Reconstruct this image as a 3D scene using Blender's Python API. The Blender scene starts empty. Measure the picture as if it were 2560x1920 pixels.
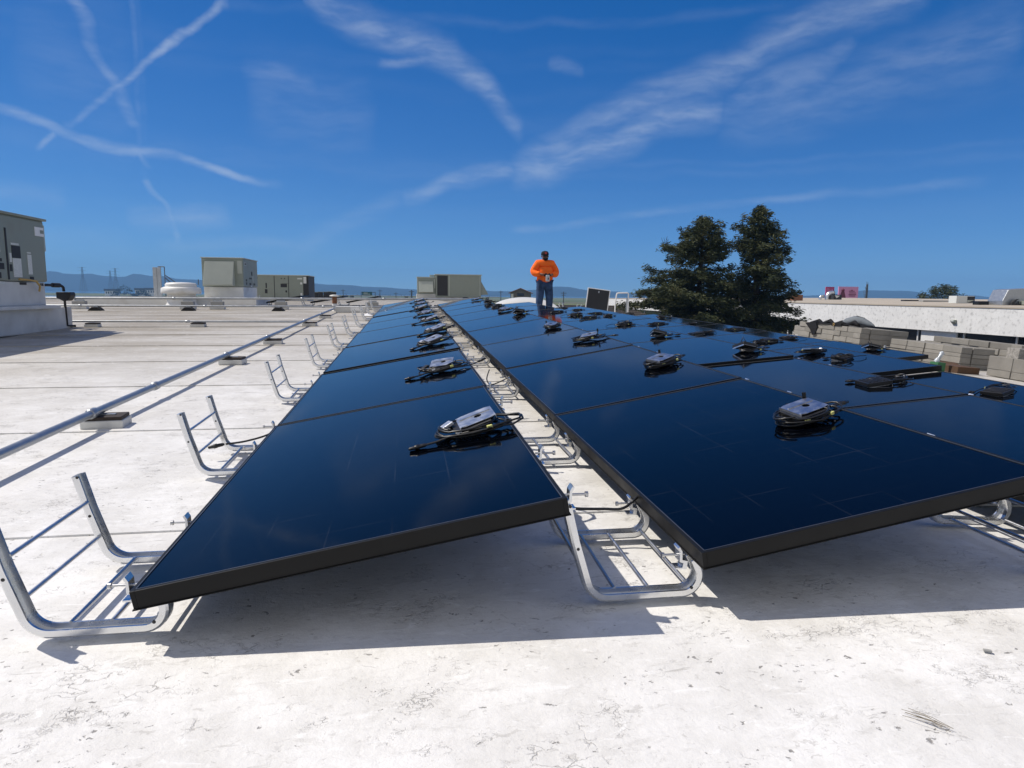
import bpy, bmesh, math, random
from mathutils import Vector, Matrix, noise

random.seed(7)
SC = bpy.context.scene
COL = SC.collection
R = math.radians

# ------------------------------------------------------------------ camera
# axes: X across the panel rows, Y along them (away), Z up; the eye is 0.83 m above the roof
FOC, PITCH, YAW, ROLL, EYE = 1664.9, 0.1338, 0.154, -0.0112, 0.83
_cy, _sy, _cp, _sp = math.cos(YAW), math.sin(YAW), math.cos(PITCH), math.sin(PITCH)
_f = Vector((_sy*_cp, _cy*_cp, -_sp)); _r = Vector((_cy, -_sy, 0)); _d = _f.cross(_r)
CR = math.cos(ROLL)*_r + math.sin(ROLL)*_d
CD = -math.sin(ROLL)*_r + math.cos(ROLL)*_d
CF = _f
cam = bpy.data.cameras.new('camera')
cam.sensor_width = 36; cam.lens = FOC/2560*36; cam.clip_start = .05; cam.clip_end = 9000
camo = bpy.data.objects.new('camera', cam); COL.objects.link(camo)
_up, _bk = -CD, -CF
camo.matrix_world = Matrix(((CR.x, _up.x, _bk.x, 0), (CR.y, _up.y, _bk.y, 0), (CR.z, _up.z, _bk.z, EYE), (0, 0, 0, 1)))
SC.camera = camo

def sight(px, py, dist):
    """surveyed point: bearing read off the photograph (2560 px wide) at a known distance"""
    return Vector((0, 0, EYE)) + dist*(CR*((px-1280)/FOC) + CD*((py-960)/FOC) + CF)

# ------------------------------------------------------------------ sun, sky, exposure
SUN_AZ, SUN_EL = R(-68), R(52.5)          # azimuth from +Y towards +X
sd = Vector((math.sin(SUN_AZ)*math.cos(SUN_EL), math.cos(SUN_AZ)*math.cos(SUN_EL), math.sin(SUN_EL)))
sl = bpy.data.lights.new('sun', 'SUN'); sl.energy = 4.5; sl.angle = R(.53); sl.color = (1, .93, .83)
so = bpy.data.objects.new('sun', sl); COL.objects.link(so)
so.rotation_euler = sd.to_track_quat('Z', 'Y').to_euler()
SC.view_settings.view_transform = 'Standard'; SC.view_settings.look = 'None'
SC.view_settings.exposure = 0.0; SC.view_settings.gamma = 1.0; SC.view_settings.use_curve_mapping = False

SKY_STRENGTH = .085
W = bpy.data.worlds.new('World'); SC.world = W; W.use_nodes = True
nt = W.node_tree; nt.nodes.clear()
def N(tree, t, **kw):
    n = tree.nodes.new(t)
    for k, v in kw.items(): setattr(n, k, v)
    return n
def math_(tree, op, a, b=None, c=None, clamp=False):
    n = N(tree, 'ShaderNodeMath', operation=op, use_clamp=clamp)
    for i, v in enumerate((a, b, c)):
        if v is None: continue
        if isinstance(v, (int, float)): n.inputs[i].default_value = v
        else: tree.links.new(v, n.inputs[i])
    return n.outputs[0]
def vmath(tree, op, a, b=None, s=None):
    n = N(tree, 'ShaderNodeVectorMath', operation=op)
    for i, v in enumerate((a, b)):
        if v is None: continue
        if isinstance(v, (tuple, list, Vector)): n.inputs[i].default_value = tuple(v)
        else: tree.links.new(v, n.inputs[i])
    if s is not None:
        if isinstance(s, (int, float)): n.inputs['Scale'].default_value = s
        else: tree.links.new(s, n.inputs['Scale'])
    return n.outputs['Value'] if op in ('DOT_PRODUCT', 'LENGTH') else n.outputs['Vector']
def remap(tree, v, a, b, c=0., d=1., smooth=True):
    n = N(tree, 'ShaderNodeMapRange'); n.interpolation_type = 'SMOOTHSTEP' if smooth else 'LINEAR'
    tree.links.new(v, n.inputs['Value'])
    for k, x in zip(('From Min', 'From Max', 'To Min', 'To Max'), (a, b, c, d)): n.inputs[k].default_value = x
    return n.outputs['Result']

sky = N(nt, 'ShaderNodeTexSky', sky_type='NISHITA'); sky.sun_disc = False
sky.sun_elevation = SUN_EL; sky.sun_rotation = SUN_AZ % (2*math.pi)
sky.air_density = .6; sky.dust_density = 0; sky.ozone_density = 3.0; sky.altitude = 10
# the camera's rendering of a clear sky: contrast per channel
sk = N(nt, 'ShaderNodeSeparateColor'); nt.links.new(vmath(nt, 'SCALE', sky.outputs[0], s=SKY_STRENGTH), sk.inputs[0])
gm = N(nt, 'ShaderNodeCombineColor')
for i_, (k_, p_) in enumerate(((0, 0), (.72, .95), (.93, .66))):
    v_ = math_(nt, 'MULTIPLY', math_(nt, 'POWER', sk.outputs[i_], p_), k_) if i_ else math_(nt, 'MAXIMUM', math_(nt, 'MULTIPLY_ADD', sk.outputs[0], .52, -.033), .005)
    nt.links.new(math_(nt, 'DIVIDE', v_, SKY_STRENGTH), gm.inputs[i_])
geo = N(nt, 'ShaderNodeTexCoord')
dirv = vmath(nt, 'NORMALIZE', geo.outputs['Generated'])
sp = N(nt, 'ShaderNodeSeparateXYZ'); nt.links.new(dirv, sp.inputs[0])
az = math_(nt, 'ARCTAN2', sp.outputs[0], sp.outputs[1]); el = math_(nt, 'ARCSINE', sp.outputs[2])
cb = N(nt, 'ShaderNodeCombineXYZ'); nt.links.new(az, cb.inputs[0]); nt.links.new(el, cb.inputs[1])
n1 = N(nt, 'ShaderNodeTexNoise'); n1.inputs['Scale'].default_value = 9; n1.inputs['Detail'].default_value = 5
nt.links.new(cb.outputs[0], n1.inputs['Vector'])
wv = vmath(nt, 'SCALE', vmath(nt, 'SUBTRACT', n1.outputs['Color'], (.5, .5, .5)), s=.035)
pos = vmath(nt, 'ADD', cb.outputs[0], wv)
n2 = N(nt, 'ShaderNodeTexNoise'); n2.inputs['Scale'].default_value = 24; n2.inputs['Detail'].default_value = 8; n2.inputs['Roughness'].default_value = .58
mp = N(nt, 'ShaderNodeMapping'); mp.inputs['Rotation'].default_value = (0, 0, R(-24)); mp.inputs['Scale'].default_value = (.5, 2.0, 1)
nt.links.new(pos, mp.inputs['Vector']); nt.links.new(mp.outputs[0], n2.inputs['Vector'])
wisp = remap(nt, n2.outputs['Fac'], .30, .72, .30, 1.15)
cov = None
def ae(px, py):
    d = (sight(px, py, 1) - Vector((0, 0, EYE))).normalized()
    return Vector((math.atan2(d.x, d.y), math.asin(d.z), 0))
ps = N(nt, 'ShaderNodeSeparateXYZ'); nt.links.new(pos, ps.inputs[0])
A0, A1, E0, E1 = -.75, .95, -.05, .60
ua = remap(nt, ps.outputs[0], A0, A1, 0, 1, smooth=False); ue = remap(nt, ps.outputs[1], E0, E1, 0, 1, smooth=False)
def fcurve(x, pts):
    n = N(nt, 'ShaderNodeFloatCurve'); nt.links.new(x, n.inputs['Value']); c = n.mapping.curves[0]
    pts = sorted(pts)
    c.points[0].location = pts[0]; c.points[-1].location = pts[-1]
    for p in pts[1:-1]: c.points.new(*p)
    for p in c.points: p.handle_type = 'AUTO_CLAMPED'
    n.mapping.extend = 'HORIZONTAL'; n.mapping.update()
    return n.outputs[0]
def streak(pts, amp, w0, w1):
    """a cloud streak along a curve in azimuth/elevation; widths in photo pixels"""
    global cov
    P = [ae(*p) for p in pts]
    Q = [((p.x-A0)/(A1-A0), (p.y-E0)/(E1-E0)) for p in P]
    steep = abs(P[-1].y-P[0].y) > 1.1*abs(P[-1].x-P[0].x)
    x, yv, sc = (ue, ua, A1-A0) if steep else (ua, ue, E1-E0)
    if steep: Q = [(b_, a) for a, b_ in Q]
    slope = abs((P[-1].x-P[0].x)/(P[-1].y-P[0].y)) if steep else abs((P[-1].y-P[0].y)/(P[-1].x-P[0].x))
    w = (w0+w1)/2/FOC/sc*math.sqrt(1+slope*slope)
    d = math_(nt, 'ABSOLUTE', math_(nt, 'SUBTRACT', yv, fcurve(x, Q)))
    k0, k1 = (2*w0/(w0+w1), 2*w1/(w0+w1)); xs = [q[0] for q in Q]; f0, f1 = (k0, k1) if xs[0] < xs[-1] else (k1, k0)
    lo, hi = min(xs), max(xs); e = min(.25*(hi-lo), .02)
    ac = fcurve(x, [(lo-.001-e*.2, 0), (lo+e, amp*min(1.15, .55+.45*f0)), (hi-e, amp*min(1.15, .55+.45*f1)), (hi+.001+e*.2, 0)])
    m = math_(nt, 'MULTIPLY', remap(nt, d, w, 0, 0, 1), ac)
    cov = m if cov is None else math_(nt, 'MAXIMUM', cov, m)
streak([(560,-12),(463,72),(399,119),(298,205),(231,257),(159,310)], .42, 15, 9)
streak([(130,331),(81,375)], .30, 11, 7)
streak([(170,-20),(203,35),(237,136),(289,203),(317,272),(341,315)], .30, 34, 10)
streak([(350,365),(382,420)], .32, 14, 7); streak([(370,448),(388,486),(417,521),(434,596)], .34, 13, 8)
streak([(-20,274),(75,298),(156,330),(347,373),(451,399)], .38, 17, 18); streak([(451,399),(521,422),(590,446),(700,468)], .42, 24, 5)
streak([(770,-20),(868,35),(1042,104),(1128,139),(1157,168),(1227,220),(1280,290),(1300,312)], .33, 52, 44)
streak([(949,156),(1030,145),(1100,127)], .26, 20, 26); streak([(608,168),(694,179),(804,214)], .18, 38, 34)
streak([(1280,428),(1378,370),(1540,289),(1685,226),(1801,179),(1934,104),(2119,35),(2320,-40)], .30, 62, 60)
streak([(1280,430),(1367,415),(1569,347),(1685,295),(1801,276)], .36, 60, 56)
streak([(1801,276),(1893,215),(2032,191),(2119,110)], .25, 54, 50)
streak([(1801,278),(2003,262),(2148,205),(2560,75)], .17, 70, 130)
streak([(1280,428),(1134,446),(1042,492),(1007,498)], .34, 44, 24); streak([(1007,498),(856,567),(723,625)], .14, 34, 40)
streak([(1280,579),(1511,550),(1801,515),(2148,480),(2460,449)], .17, 17, 15)
streak([(330,538),(567,544)], .26, 40, 36); streak([(390,600),(760,607)], .15, 24, 24)
streak([(-30,480),(160,488)], .12, 40, 44); streak([(1378,155),(1454,174)], .17, 20, 24)
streak([(620,240),(930,300)], .10, 170, 150); streak([(40,100),(330,200)], .08, 200, 220); streak([(-40,600),(330,610)], .08, 50, 60)
cov = math_(nt, 'MULTIPLY', math_(nt, 'MULTIPLY', cov, .80), wisp, clamp=True)
mx = N(nt, 'ShaderNodeMix', data_type='RGBA')
nt.links.new(cov, mx.inputs[0]); nt.links.new(gm.outputs[0], mx.inputs[6])
mx.inputs[7].default_value = (7.2, 8.2, 9.6, 1)
# made-up pale cloud over the unseen sky behind the camera, neutral shadow fill
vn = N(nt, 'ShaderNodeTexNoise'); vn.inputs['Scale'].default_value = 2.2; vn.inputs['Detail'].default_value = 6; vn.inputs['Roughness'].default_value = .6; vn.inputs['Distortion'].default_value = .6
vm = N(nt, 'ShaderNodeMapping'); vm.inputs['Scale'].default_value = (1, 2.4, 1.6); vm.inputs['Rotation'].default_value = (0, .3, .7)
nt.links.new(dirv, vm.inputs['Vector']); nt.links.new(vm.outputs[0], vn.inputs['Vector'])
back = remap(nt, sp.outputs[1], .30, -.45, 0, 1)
fill_veil = math_(nt, 'MULTIPLY', back, remap(nt, vn.outputs['Fac'], .25, .7, .35, .85))
mv = N(nt, 'ShaderNodeMix', data_type='RGBA'); nt.links.new(fill_veil, mv.inputs[0]); nt.links.new(mx.outputs[2], mv.inputs[6]); mv.inputs[7].default_value = (8.6, 8.15, 7.3, 1)
# glow round the out-of-view sun, added as neutral fill for the shadows
cosn = vmath(nt, 'DOT_PRODUCT', dirv, tuple(sd))
ang = math_(nt, 'ARCCOSINE', math_(nt, 'MINIMUM', cosn, .99999))
aur = math_(nt, 'MULTIPLY', math_(nt, 'EXPONENT', math_(nt, 'MULTIPLY', ang, -1/.10)), 2.4/SKY_STRENGTH)
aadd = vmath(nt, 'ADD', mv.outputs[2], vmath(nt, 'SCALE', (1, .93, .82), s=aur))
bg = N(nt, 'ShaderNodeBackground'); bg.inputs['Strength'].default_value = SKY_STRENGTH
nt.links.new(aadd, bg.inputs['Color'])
wo = N(nt, 'ShaderNodeOutputWorld'); nt.links.new(bg.outputs[0], wo.inputs['Surface'])

SC.cycles.use_denoising = True
SC.cycles.max_bounces = 7; SC.cycles.diffuse_bounces = 4; SC.cycles.glossy_bounces = 4
SC.cycles.transmission_bounces = 5; SC.cycles.transparent_max_bounces = 8; SC.cycles.volume_bounces = 0
SC.cycles.sample_clamp_indirect = 6

# ------------------------------------------------------------------ helpers
class MB:
    """collects shapes; build() links them as ONE mesh object"""
    def __init__(s): s.v = []; s.f = []; s.m = []; s.sm = []
    def add(s, vs, fs, mi=0, smooth=False):
        o = len(s.v); s.v += [tuple(v) for v in vs]
        for f in fs: s.f.append(tuple(i+o for i in f)); s.m.append(mi); s.sm.append(smooth)
        return s
    def box(s, x0, x1, y0, y1, z0, z1, mi=0, M=None):
        vs = [Vector((x, y, z)) for z in (z0, z1) for y in (y0, y1) for x in (x0, x1)]
        if M is not None: vs = [M @ v for v in vs]
        return s.add(vs, [(0,2,3,1),(4,5,7,6),(0,1,5,4),(2,6,7,3),(0,4,6,2),(1,3,7,5)], mi)
    def tube(s, pts, r, n=8, mi=0, caps=True, closed=False):
        pts = [Vector(p) for p in pts]; k = len(pts)
        rs = r if isinstance(r, (list, tuple)) else [r]*k
        vs, nrm = [], None
        for i, p in enumerate(pts):
            a = pts[(i-1) % k] if (closed or i > 0) else p
            b = pts[(i+1) % k] if (closed or i < k-1) else p
            t = (b-a).normalized() if (b-a).length > 1e-9 else Vector((0, 0, 1))
            if nrm is None:
                nrm = t.orthogonal().normalized()
            nrm = (nrm - t*nrm.dot(t))
            nrm = nrm.normalized() if nrm.length > 1e-6 else t.orthogonal().normalized()
            bi = t.cross(nrm)
            for j in range(n):
                q = 2*math.pi*j/n
                vs.append(p + rs[i]*(math.cos(q)*nrm + math.sin(q)*bi))
        fs = []
        for i in range(k if closed else k-1):
            for j in range(n):
                a = i*n+j; b = i*n+(j+1) % n; c = ((i+1) % k)*n+(j+1) % n; d = ((i+1) % k)*n+j
                fs.append((a, b, c, d))
        s.add(vs, fs, mi, True)
        if caps and not closed:
            s.add(vs[:n], [tuple(range(n))[::-1]], mi); s.add(vs[-n:], [tuple(range(n))], mi)
        return s
    def lathe(s, prof, n=24, mi=0, c=(0, 0, 0), M=None, smooth=True):
        vs = []
        for r, z in prof:
            for j in range(n):
                q = 2*math.pi*j/n; p = Vector((c[0]+r*math.cos(q), c[1]+r*math.sin(q), c[2]+z))
                vs.append(M @ p if M is not None else p)
        fs = [(i*n+j, i*n+(j+1) % n, (i+1)*n+(j+1) % n, (i+1)*n+j) for i in range(len(prof)-1) for j in range(n)]
        s.add(vs, fs, mi, smooth)
        s.add(vs[-n:], [tuple(range(n))], mi); s.add(vs[:n], [tuple(range(n))[::-1]], mi)
        return s
    def prism(s, poly, axis, a, b, mi=0):
        """poly of 2D points extruded along axis ('x','y','z') from a to b"""
        def P(u, w, t): return {'x': (t, u, w), 'y': (u, t, w), 'z': (u, w, t)}[axis]
        n = len(poly); vs = [P(u, w, a) for u, w in poly] + [P(u, w, b) for u, w in poly]
        s.add(vs, [tuple(range(n))[::-1], tuple(range(n, 2*n))] + [(i, (i+1) % n, n+(i+1) % n, n+i) for i in range(n)], mi)
        return s
    def build(s, name, mat, parent=None, bevel=0, fix=True):
        me = bpy.data.meshes.new(name); me.from_pydata(s.v, [], s.f)
        for m in (mat if isinstance(mat, (list, tuple)) else [mat]): me.materials.append(m)
        me.polygons.foreach_set('material_index', s.m); me.polygons.foreach_set('use_smooth', s.sm)
        if fix:
            b = bmesh.new(); b.from_mesh(me); bmesh.ops.recalc_face_normals(b, faces=b.faces); b.to_mesh(me); b.free()
        me.update()
        o = bpy.data.objects.new(name, me); COL.objects.link(o)
        if parent is not None: o.parent = parent
        if bevel:
            bm_ = o.modifiers.new('bevel', 'BEVEL'); bm_.width = bevel; bm_.segments = 2; bm_.limit_method = 'ANGLE'; bm_.angle_limit = R(40)
        return o

def tag(o, label=None, cat=None, group=None, kind=None):
    for k, v in (('label', label), ('category', cat), ('group', group), ('kind', kind)):
        if v: o[k] = v
    return o
def empty(name, M=None):
    o = bpy.data.objects.new(name, None); o.empty_display_size = .1; COL.objects.link(o)
    if M is not None: o.matrix_world = M
    return o
def link_copy(o, parent=None):
    c = o.copy(); COL.objects.link(c)
    if parent is not None: c.parent = parent
    for ch in o.children: link_copy(ch, c)
    return c
ORD = ['nearest', 'second', 'third', 'fourth', 'fifth', 'sixth', 'seventh', 'eighth', 'ninth', 'tenth', 'eleventh', 'twelfth', 'thirteenth']

# roof surface: rises gently away from the eye to a soft crest, falls away to the right of the second row
SY = .0237; XH = 1.72; SXR = -.0725; YC = 18.0; YE = 62.0
def roof_z(x, y):
    z = SY*y if y < YC else SY*YC - .0006*(y-YC)
    return z + (.005*x if x < XH else .005*XH + SXR*(x-XH))
def roof_M(x, y, rot=0, dz=0):
    ex = Vector((1, 0, roof_z(x+.01, y)-roof_z(x, y))); ex.z *= 100; ex.normalize()
    ey = Vector((0, 1, SY if y < YC else -.0006)); ez = ex.cross(ey).normalized(); ey = ez.cross(ex)
    c, s_ = math.cos(rot), math.sin(rot)
    a = c*ex + s_*ey; b = -s_*ex + c*ey; o = Vector((x, y, roof_z(x, y)+dz))
    return Matrix(((a.x, b.x, ez.x, o.x), (a.y, b.y, ez.y, o.y), (a.z, b.z, ez.z, o.z), (0, 0, 0, 1)))
def up_M(x, y, rot=0, z=None):
    return Matrix.Translation((x, y, roof_z(x, y) if z is None else z)) @ Matrix.Rotation(rot, 4, 'Z')
def on_roof(px, py):
    d = sight(px, py, 1) - Vector((0, 0, EYE)); t = 1.5
    for _ in range(60):
        p = Vector((0, 0, EYE)) + d*t; t *= 1 + max(-.4, min(.4, (p.z-roof_z(p.x, p.y))/max(.3, EYE-roof_z(p.x, p.y))))
    return p

# ------------------------------------------------------------------ materials
def pmat(name, col, rough=.6, metal=0., var=.12, scale=6., bump=0., bscale=60., spec=.5, space='Object', stain=None):
    m = bpy.data.materials.new(name); m.use_nodes = True; t = m.node_tree; b = t.nodes['Principled BSDF']
    b.inputs['Roughness'].default_value = rough; b.inputs['Metallic'].default_value = metal
    b.inputs['Specular IOR Level'].default_value = spec
    tc = N(t, 'ShaderNodeTexCoord'); vec = tc.outputs['Object']
    if space == 'World': vec = N(t, 'ShaderNodeNewGeometry').outputs['Position']
    nz = N(t, 'ShaderNodeTexNoise'); nz.inputs['Scale'].default_value = scale; nz.inputs['Detail'].default_value = 6; nz.inputs['Roughness'].default_value = .6
    t.links.new(vec, nz.inputs['Vector'])
    f = remap(t, nz.outputs['Fac'], .25, .75, 1-var, 1+var, smooth=False)
    if name.startswith('concrete_block'): f = math_(t, 'MULTIPLY', f, remap(t, N(t, 'ShaderNodeObjectInfo').outputs['Random'], 0, 1, .80, 1.14, smooth=False))
    c = vmath(t, 'SCALE', tuple(col[:3]), s=f)
    if stain:
        ns = N(t, 'ShaderNodeTexNoise'); ns.inputs['Scale'].default_value = stain[1]; ns.inputs['Detail'].default_value = 7
        t.links.new(vec, ns.inputs['Vector'])
        x = N(t, 'ShaderNodeMix', data_type='RGBA'); t.links.new(remap(t, ns.outputs['Fac'], .5, .72, 0, stain[2]), x.inputs[0])
        t.links.new(c, x.inputs[6]); x.inputs[7].default_value = (*stain[0], 1); c = x.outputs[2]
    t.links.new(c, b.inputs['Base Color'])
    t.links.new(remap(t, nz.outputs['Fac'], .3, .7, max(.02, rough-.08), min(1, rough+.08), smooth=False), b.inputs['Roughness'])
    if bump:
        nb = N(t, 'ShaderNodeTexNoise'); nb.inputs['Scale'].default_value = bscale; nb.inputs['Detail'].default_value = 4
        t.links.new(vec, nb.inputs['Vector'])
        bp = N(t, 'ShaderNodeBump'); bp.inputs['Strength'].default_value = bump; bp.inputs['Distance'].default_value = .01
        t.links.new(nb.outputs['Fac'], bp.inputs['Height']); t.links.new(bp.outputs[0], b.inputs['Normal'])
    return m

def roof_material():
    m = bpy.data.materials.new('white_roof_coating'); m.use_nodes = True; t = m.node_tree; b = t.nodes['Principled BSDF']
    P = N(t, 'ShaderNodeNewGeometry').outputs['Position']
    def noise_(scale, det=6, rough=.6, vec=P, dist=0):
        n = N(t, 'ShaderNodeTexNoise'); n.inputs['Scale'].default_value = scale; n.inputs['Detail'].default_value = det
        n.inputs['Roughness'].default_value = rough; n.inputs['Distortion'].default_value = dist; t.links.new(vec, n.inputs['Vector']); return n
    def mapping(v, sc, rot=0):
        q = N(t, 'ShaderNodeMapping'); q.inputs['Scale'].default_value = sc; q.inputs['Rotation'].default_value = (0, 0, rot); t.links.new(v, q.inputs['Vector']); return q.outputs[0]
    def mix(f, a, c):
        x = N(t, 'ShaderNodeMix', data_type='RGBA'); t.links.new(f, x.inputs[0])
        for k, v in ((6, a), (7, c)):
            if isinstance(v, tuple): x.inputs[k].default_value = (*v, 1)
            else: t.links.new(v, x.inputs[k])
        return x.outputs[2]
    big = noise_(.9, 5); mid = noise_(4.5, 8, .68); fine = noise_(38, 5, .7)
    c = mix(remap(t, mid.outputs['Fac'], .36, .66), (.67, .66, .635), (.81, .805, .79))
    c = mix(remap(t, big.outputs['Fac'], .42, .7, 0, .55), c, (.66, .65, .63))
    # dirt gathers towards the far, low-traffic part and round the units on the left
    sp_ = N(t, 'ShaderNodeSeparateXYZ'); t.links.new(P, sp_.inputs[0])
    far = math_(t, 'ADD', remap(t, sp_.outputs[1], 1.5, 11, 0, .9), remap(t, sp_.outputs[0], -1.5, -5, 0, .25))
    dn = noise_(1, 7, .65, mapping(P, (.5, 1.6, 1)))
    c = mix(math_(t, 'MULTIPLY', far, remap(t, dn.outputs['Fac'], .3, .66, .55, 1.0), clamp=True), c, (.30, .268, .215))
    # lapped brush marks, elongated across the roof
    br = noise_(1, 6, .7, mapping(P, (9, 30, 1), .12), .6)
    c = mix(math_(t, 'MULTIPLY', remap(t, br.outputs['Fac'], .56, .66), math_(t, 'ADD', .22, math_(t, 'MULTIPLY', far, .18))), c, (.42, .405, .375))
    br2 = noise_(1, 6, .7, mapping(P, (10, 24, 1), -.3), .8)
    c = mix(math_(t, 'MULTIPLY', remap(t, br2.outputs['Fac'], .58, .66), .55), c, (.86, .86, .85))
    # fine alligator cracks in patches, scuffs, pits and grit
    wp = vmath(t, 'ADD', P, vmath(t, 'SCALE', noise_(19, 4).outputs['Color'], s=.07))
    def cracks(scale, w, lo, hi, ms, rot):
        vo = N(t, 'ShaderNodeTexVoronoi', feature='DISTANCE_TO_EDGE'); vo.inputs['Scale'].default_value = scale
        t.links.new(mapping(wp, (.6, 1.4, 1), rot), vo.inputs['Vector'])
        return math_(t, 'MULTIPLY', remap(t, vo.outputs['Distance'], w, 0), remap(t, noise_(ms, 6, .7, mapping(P, (1, 1.3, 1), rot*3)).outputs['Fac'], lo, hi))
    ck = math_(t, 'MAXIMUM', cracks(27, .07, .53, .64, 2.9, .2), cracks(66, .12, .54, .63, 4.3, -.4))
    ck = math_(t, 'MULTIPLY', ck, remap(t, noise_(13, 5, .7).outputs['Fac'], .42, .58))
    c = mix(math_(t, 'MULTIPLY', ck, .6), c, (.27, .255, .235))
    def pits(scale, r, lo, hi, ms, rot):
        vp = N(t, 'ShaderNodeTexVoronoi'); vp.inputs['Scale'].default_value = scale; t.links.new(mapping(wp, (.55, 1.3, 1), rot), vp.inputs['Vector'])
        return math_(t, 'MULTIPLY', remap(t, vp.outputs['Distance'], r, r*.55), remap(t, noise_(ms, 7, .75, mapping(P, (1, 1.2, 1), rot)).outputs['Fac'], lo, hi))
    pit = math_(t, 'MAXIMUM', pits(48, .24, .55, .60, 3.7, .5), pits(21, .12, .47, .53, 6.1, -.2))
    c = mix(math_(t, 'MULTIPLY', pit, .8), c, (.17, .16, .15))
    sm = math_(t, 'MULTIPLY', remap(t, noise_(2.3, 10, .78, mapping(P, (1, 1.8, 1), .35)).outputs['Fac'], .55, .72), .42)
    c = mix(sm, c, (.40, .385, .36))
    for k_, (sx_, sy_, ro_, lo_) in enumerate(((14, 46, .18, .60), (26, 60, -.15, .60), (9, 70, .55, .63), (40, 18, .9, .64))):
        q_ = noise_(1, 4, .65, mapping(wp, (sx_, sy_, 1), ro_), .9)
        pm = remap(t, noise_(1.6+.9*k_, 5, .7, mapping(P, (1, 1, 1), .4*k_+.2)).outputs['Fac'], .40, .60, .15, 1)
        c = mix(math_(t, 'MULTIPLY', math_(t, 'MULTIPLY', remap(t, q_.outputs['Fac'], lo_, lo_+.07), pm), .42), c, (.36, .345, .32))
    sc = noise_(1, 5, .7, mapping(P, (3.2, 34, 1), .62), .5)
    c = mix(math_(t, 'MULTIPLY', remap(t, sc.outputs['Fac'], .66, .72), .5), c, (.33, .315, .29))
    t.links.new(c, b.inputs['Base Color']); b.inputs['Roughness'].default_value = .62; b.inputs['Specular IOR Level'].default_value = .35
    h = math_(t, 'ADD', math_(t, 'MULTIPLY', mid.outputs['Fac'], 1.0), math_(t, 'MULTIPLY', fine.outputs['Fac'], .25))
    h = math_(t, 'ADD', h, math_(t, 'MULTIPLY', br2.outputs['Fac'], .35))
    h = math_(t, 'SUBTRACT', h, math_(t, 'MULTIPLY', math_(t, 'MAXIMUM', ck, pit), .35))
    bp = N(t, 'ShaderNodeBump'); bp.inputs['Strength'].default_value = .55; bp.inputs['Distance'].default_value = .012
    t.links.new(h, bp.inputs['Height']); t.links.new(bp.outputs[0], b.inputs['Normal'])
    return m

def glass_material():
    m = bpy.data.materials.new('solar_glass'); m.use_nodes = True; t = m.node_tree; b = t.nodes['Principled BSDF']
    tc = N(t, 'ShaderNodeTexCoord'); s_ = N(t, 'ShaderNodeSeparateXYZ'); t.links.new(tc.outputs['Object'], s_.inputs[0])
    def line(v, pitch, off, w):
        q = math_(t, 'FRACT', math_(t, 'DIVIDE', math_(t, 'ADD', v, off), pitch))
        return remap(t, math_(t, 'ABSOLUTE', math_(t, 'SUBTRACT', q, .5)), .5-w/pitch, .5, 0, 1, smooth=False)
    g = math_(t, 'MAXIMUM', line(s_.outputs[0], .158, .079-.026+.158, .0022), line(s_.outputs[1], .158, .079-.035+.158, .0022))
    nz = N(t, 'ShaderNodeTexNoise'); nz.inputs['Scale'].default_value = 3.2; nz.inputs['Detail'].default_value = 6; t.links.new(tc.outputs['Object'], nz.inputs['Vector'])
    g = math_(t, 'MULTIPLY', g, remap(t, nz.outputs['Fac'], .42, .68, .0, .6))
    dust = N(t, 'ShaderNodeTexNoise'); dust.inputs['Scale'].default_value = 24; dust.inputs['Detail'].default_value = 9; dust.inputs['Roughness'].default_value = .75
    t.links.new(tc.outputs['Object'], dust.inputs['Vector'])
    dm = math_(t, 'MULTIPLY', remap(t, dust.outputs['Fac'], .60, .80), remap(t, nz.outputs['Fac'], .4, .7, .0, .5))
    x = N(t, 'ShaderNodeMix', data_type='RGBA'); t.links.new(math_(t, 'MAXIMUM', g, math_(t, 'MULTIPLY', dm, .04)), x.inputs[0])
    x.inputs[6].default_value = (.0006, .0010, .0022, 1); x.inputs[7].default_value = (.035, .038, .042, 1)
    t.links.new(x.outputs[2], b.inputs['Base Color'])
    b.inputs['IOR'].default_value = 1.24
    t.links.new(remap(t, dust.outputs['Fac'], .3, .8, .045, .10, smooth=False), b.inputs['Roughness'])
    return m

M = {}
M['roof'] = roof_material(); M['glass'] = glass_material()
M['frame'] = pmat('black_anodised', (.0065, .0065, .0065), .5, .0, .2, 9, spec=.22); M['back'] = pmat('white_backsheet', (.62, .62, .62), .6, 0, .05)
M['lip'] = pmat('highlight_metal', (.22, .22, .22), .35, .8, .1)
M['alu'] = pmat('mill_aluminium', (.70, .71, .72), .27, 1., .10, 14, .03, 90)
M['alu_dull'] = pmat('dull_aluminium', (.60, .61, .63), .38, 1., .14, 20, .05, 120)
M['steel'] = pmat('zinc_bolt', (.55, .55, .55), .3, 1., .1)
M['blackpl'] = pmat('black_plastic', (.011, .011, .012), .42, 0, .25, 20)
M['cable'] = pmat('black_cable', (.010, .010, .010), .38, 0, .2, 30)
M['tagy'] = pmat('yellow_tag', (.62, .62, .22), .5); M['tagw'] = pmat('white_tag', (.8, .8, .8), .5)
M['hvac'] = pmat('grey_green_paint', (.245, .275, .235), .5, 0, .10, 3, .04, 8, stain=((.2, .2, .17), 3, .35))
M['hvac_l'] = pmat('pale_hood_paint', (.40, .43, .38), .5, 0, .08, 3)
M['hvac_d'] = pmat('coil_dark', (.018, .018, .02), .6, 0, .3, 40)
M['white'] = pmat('white_coated_metal', (.72, .72, .70), .5, 0, .12, 2.5, .12, 12, stain=((.42, .39, .34), 2.5, .5))
M['dirtyw'] = pmat('dirty_white_coating', (.60, .60, .58), .65, 0, .16, 2.2, .25, 9, stain=((.34, .32, .29), 1.6, .6))
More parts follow.
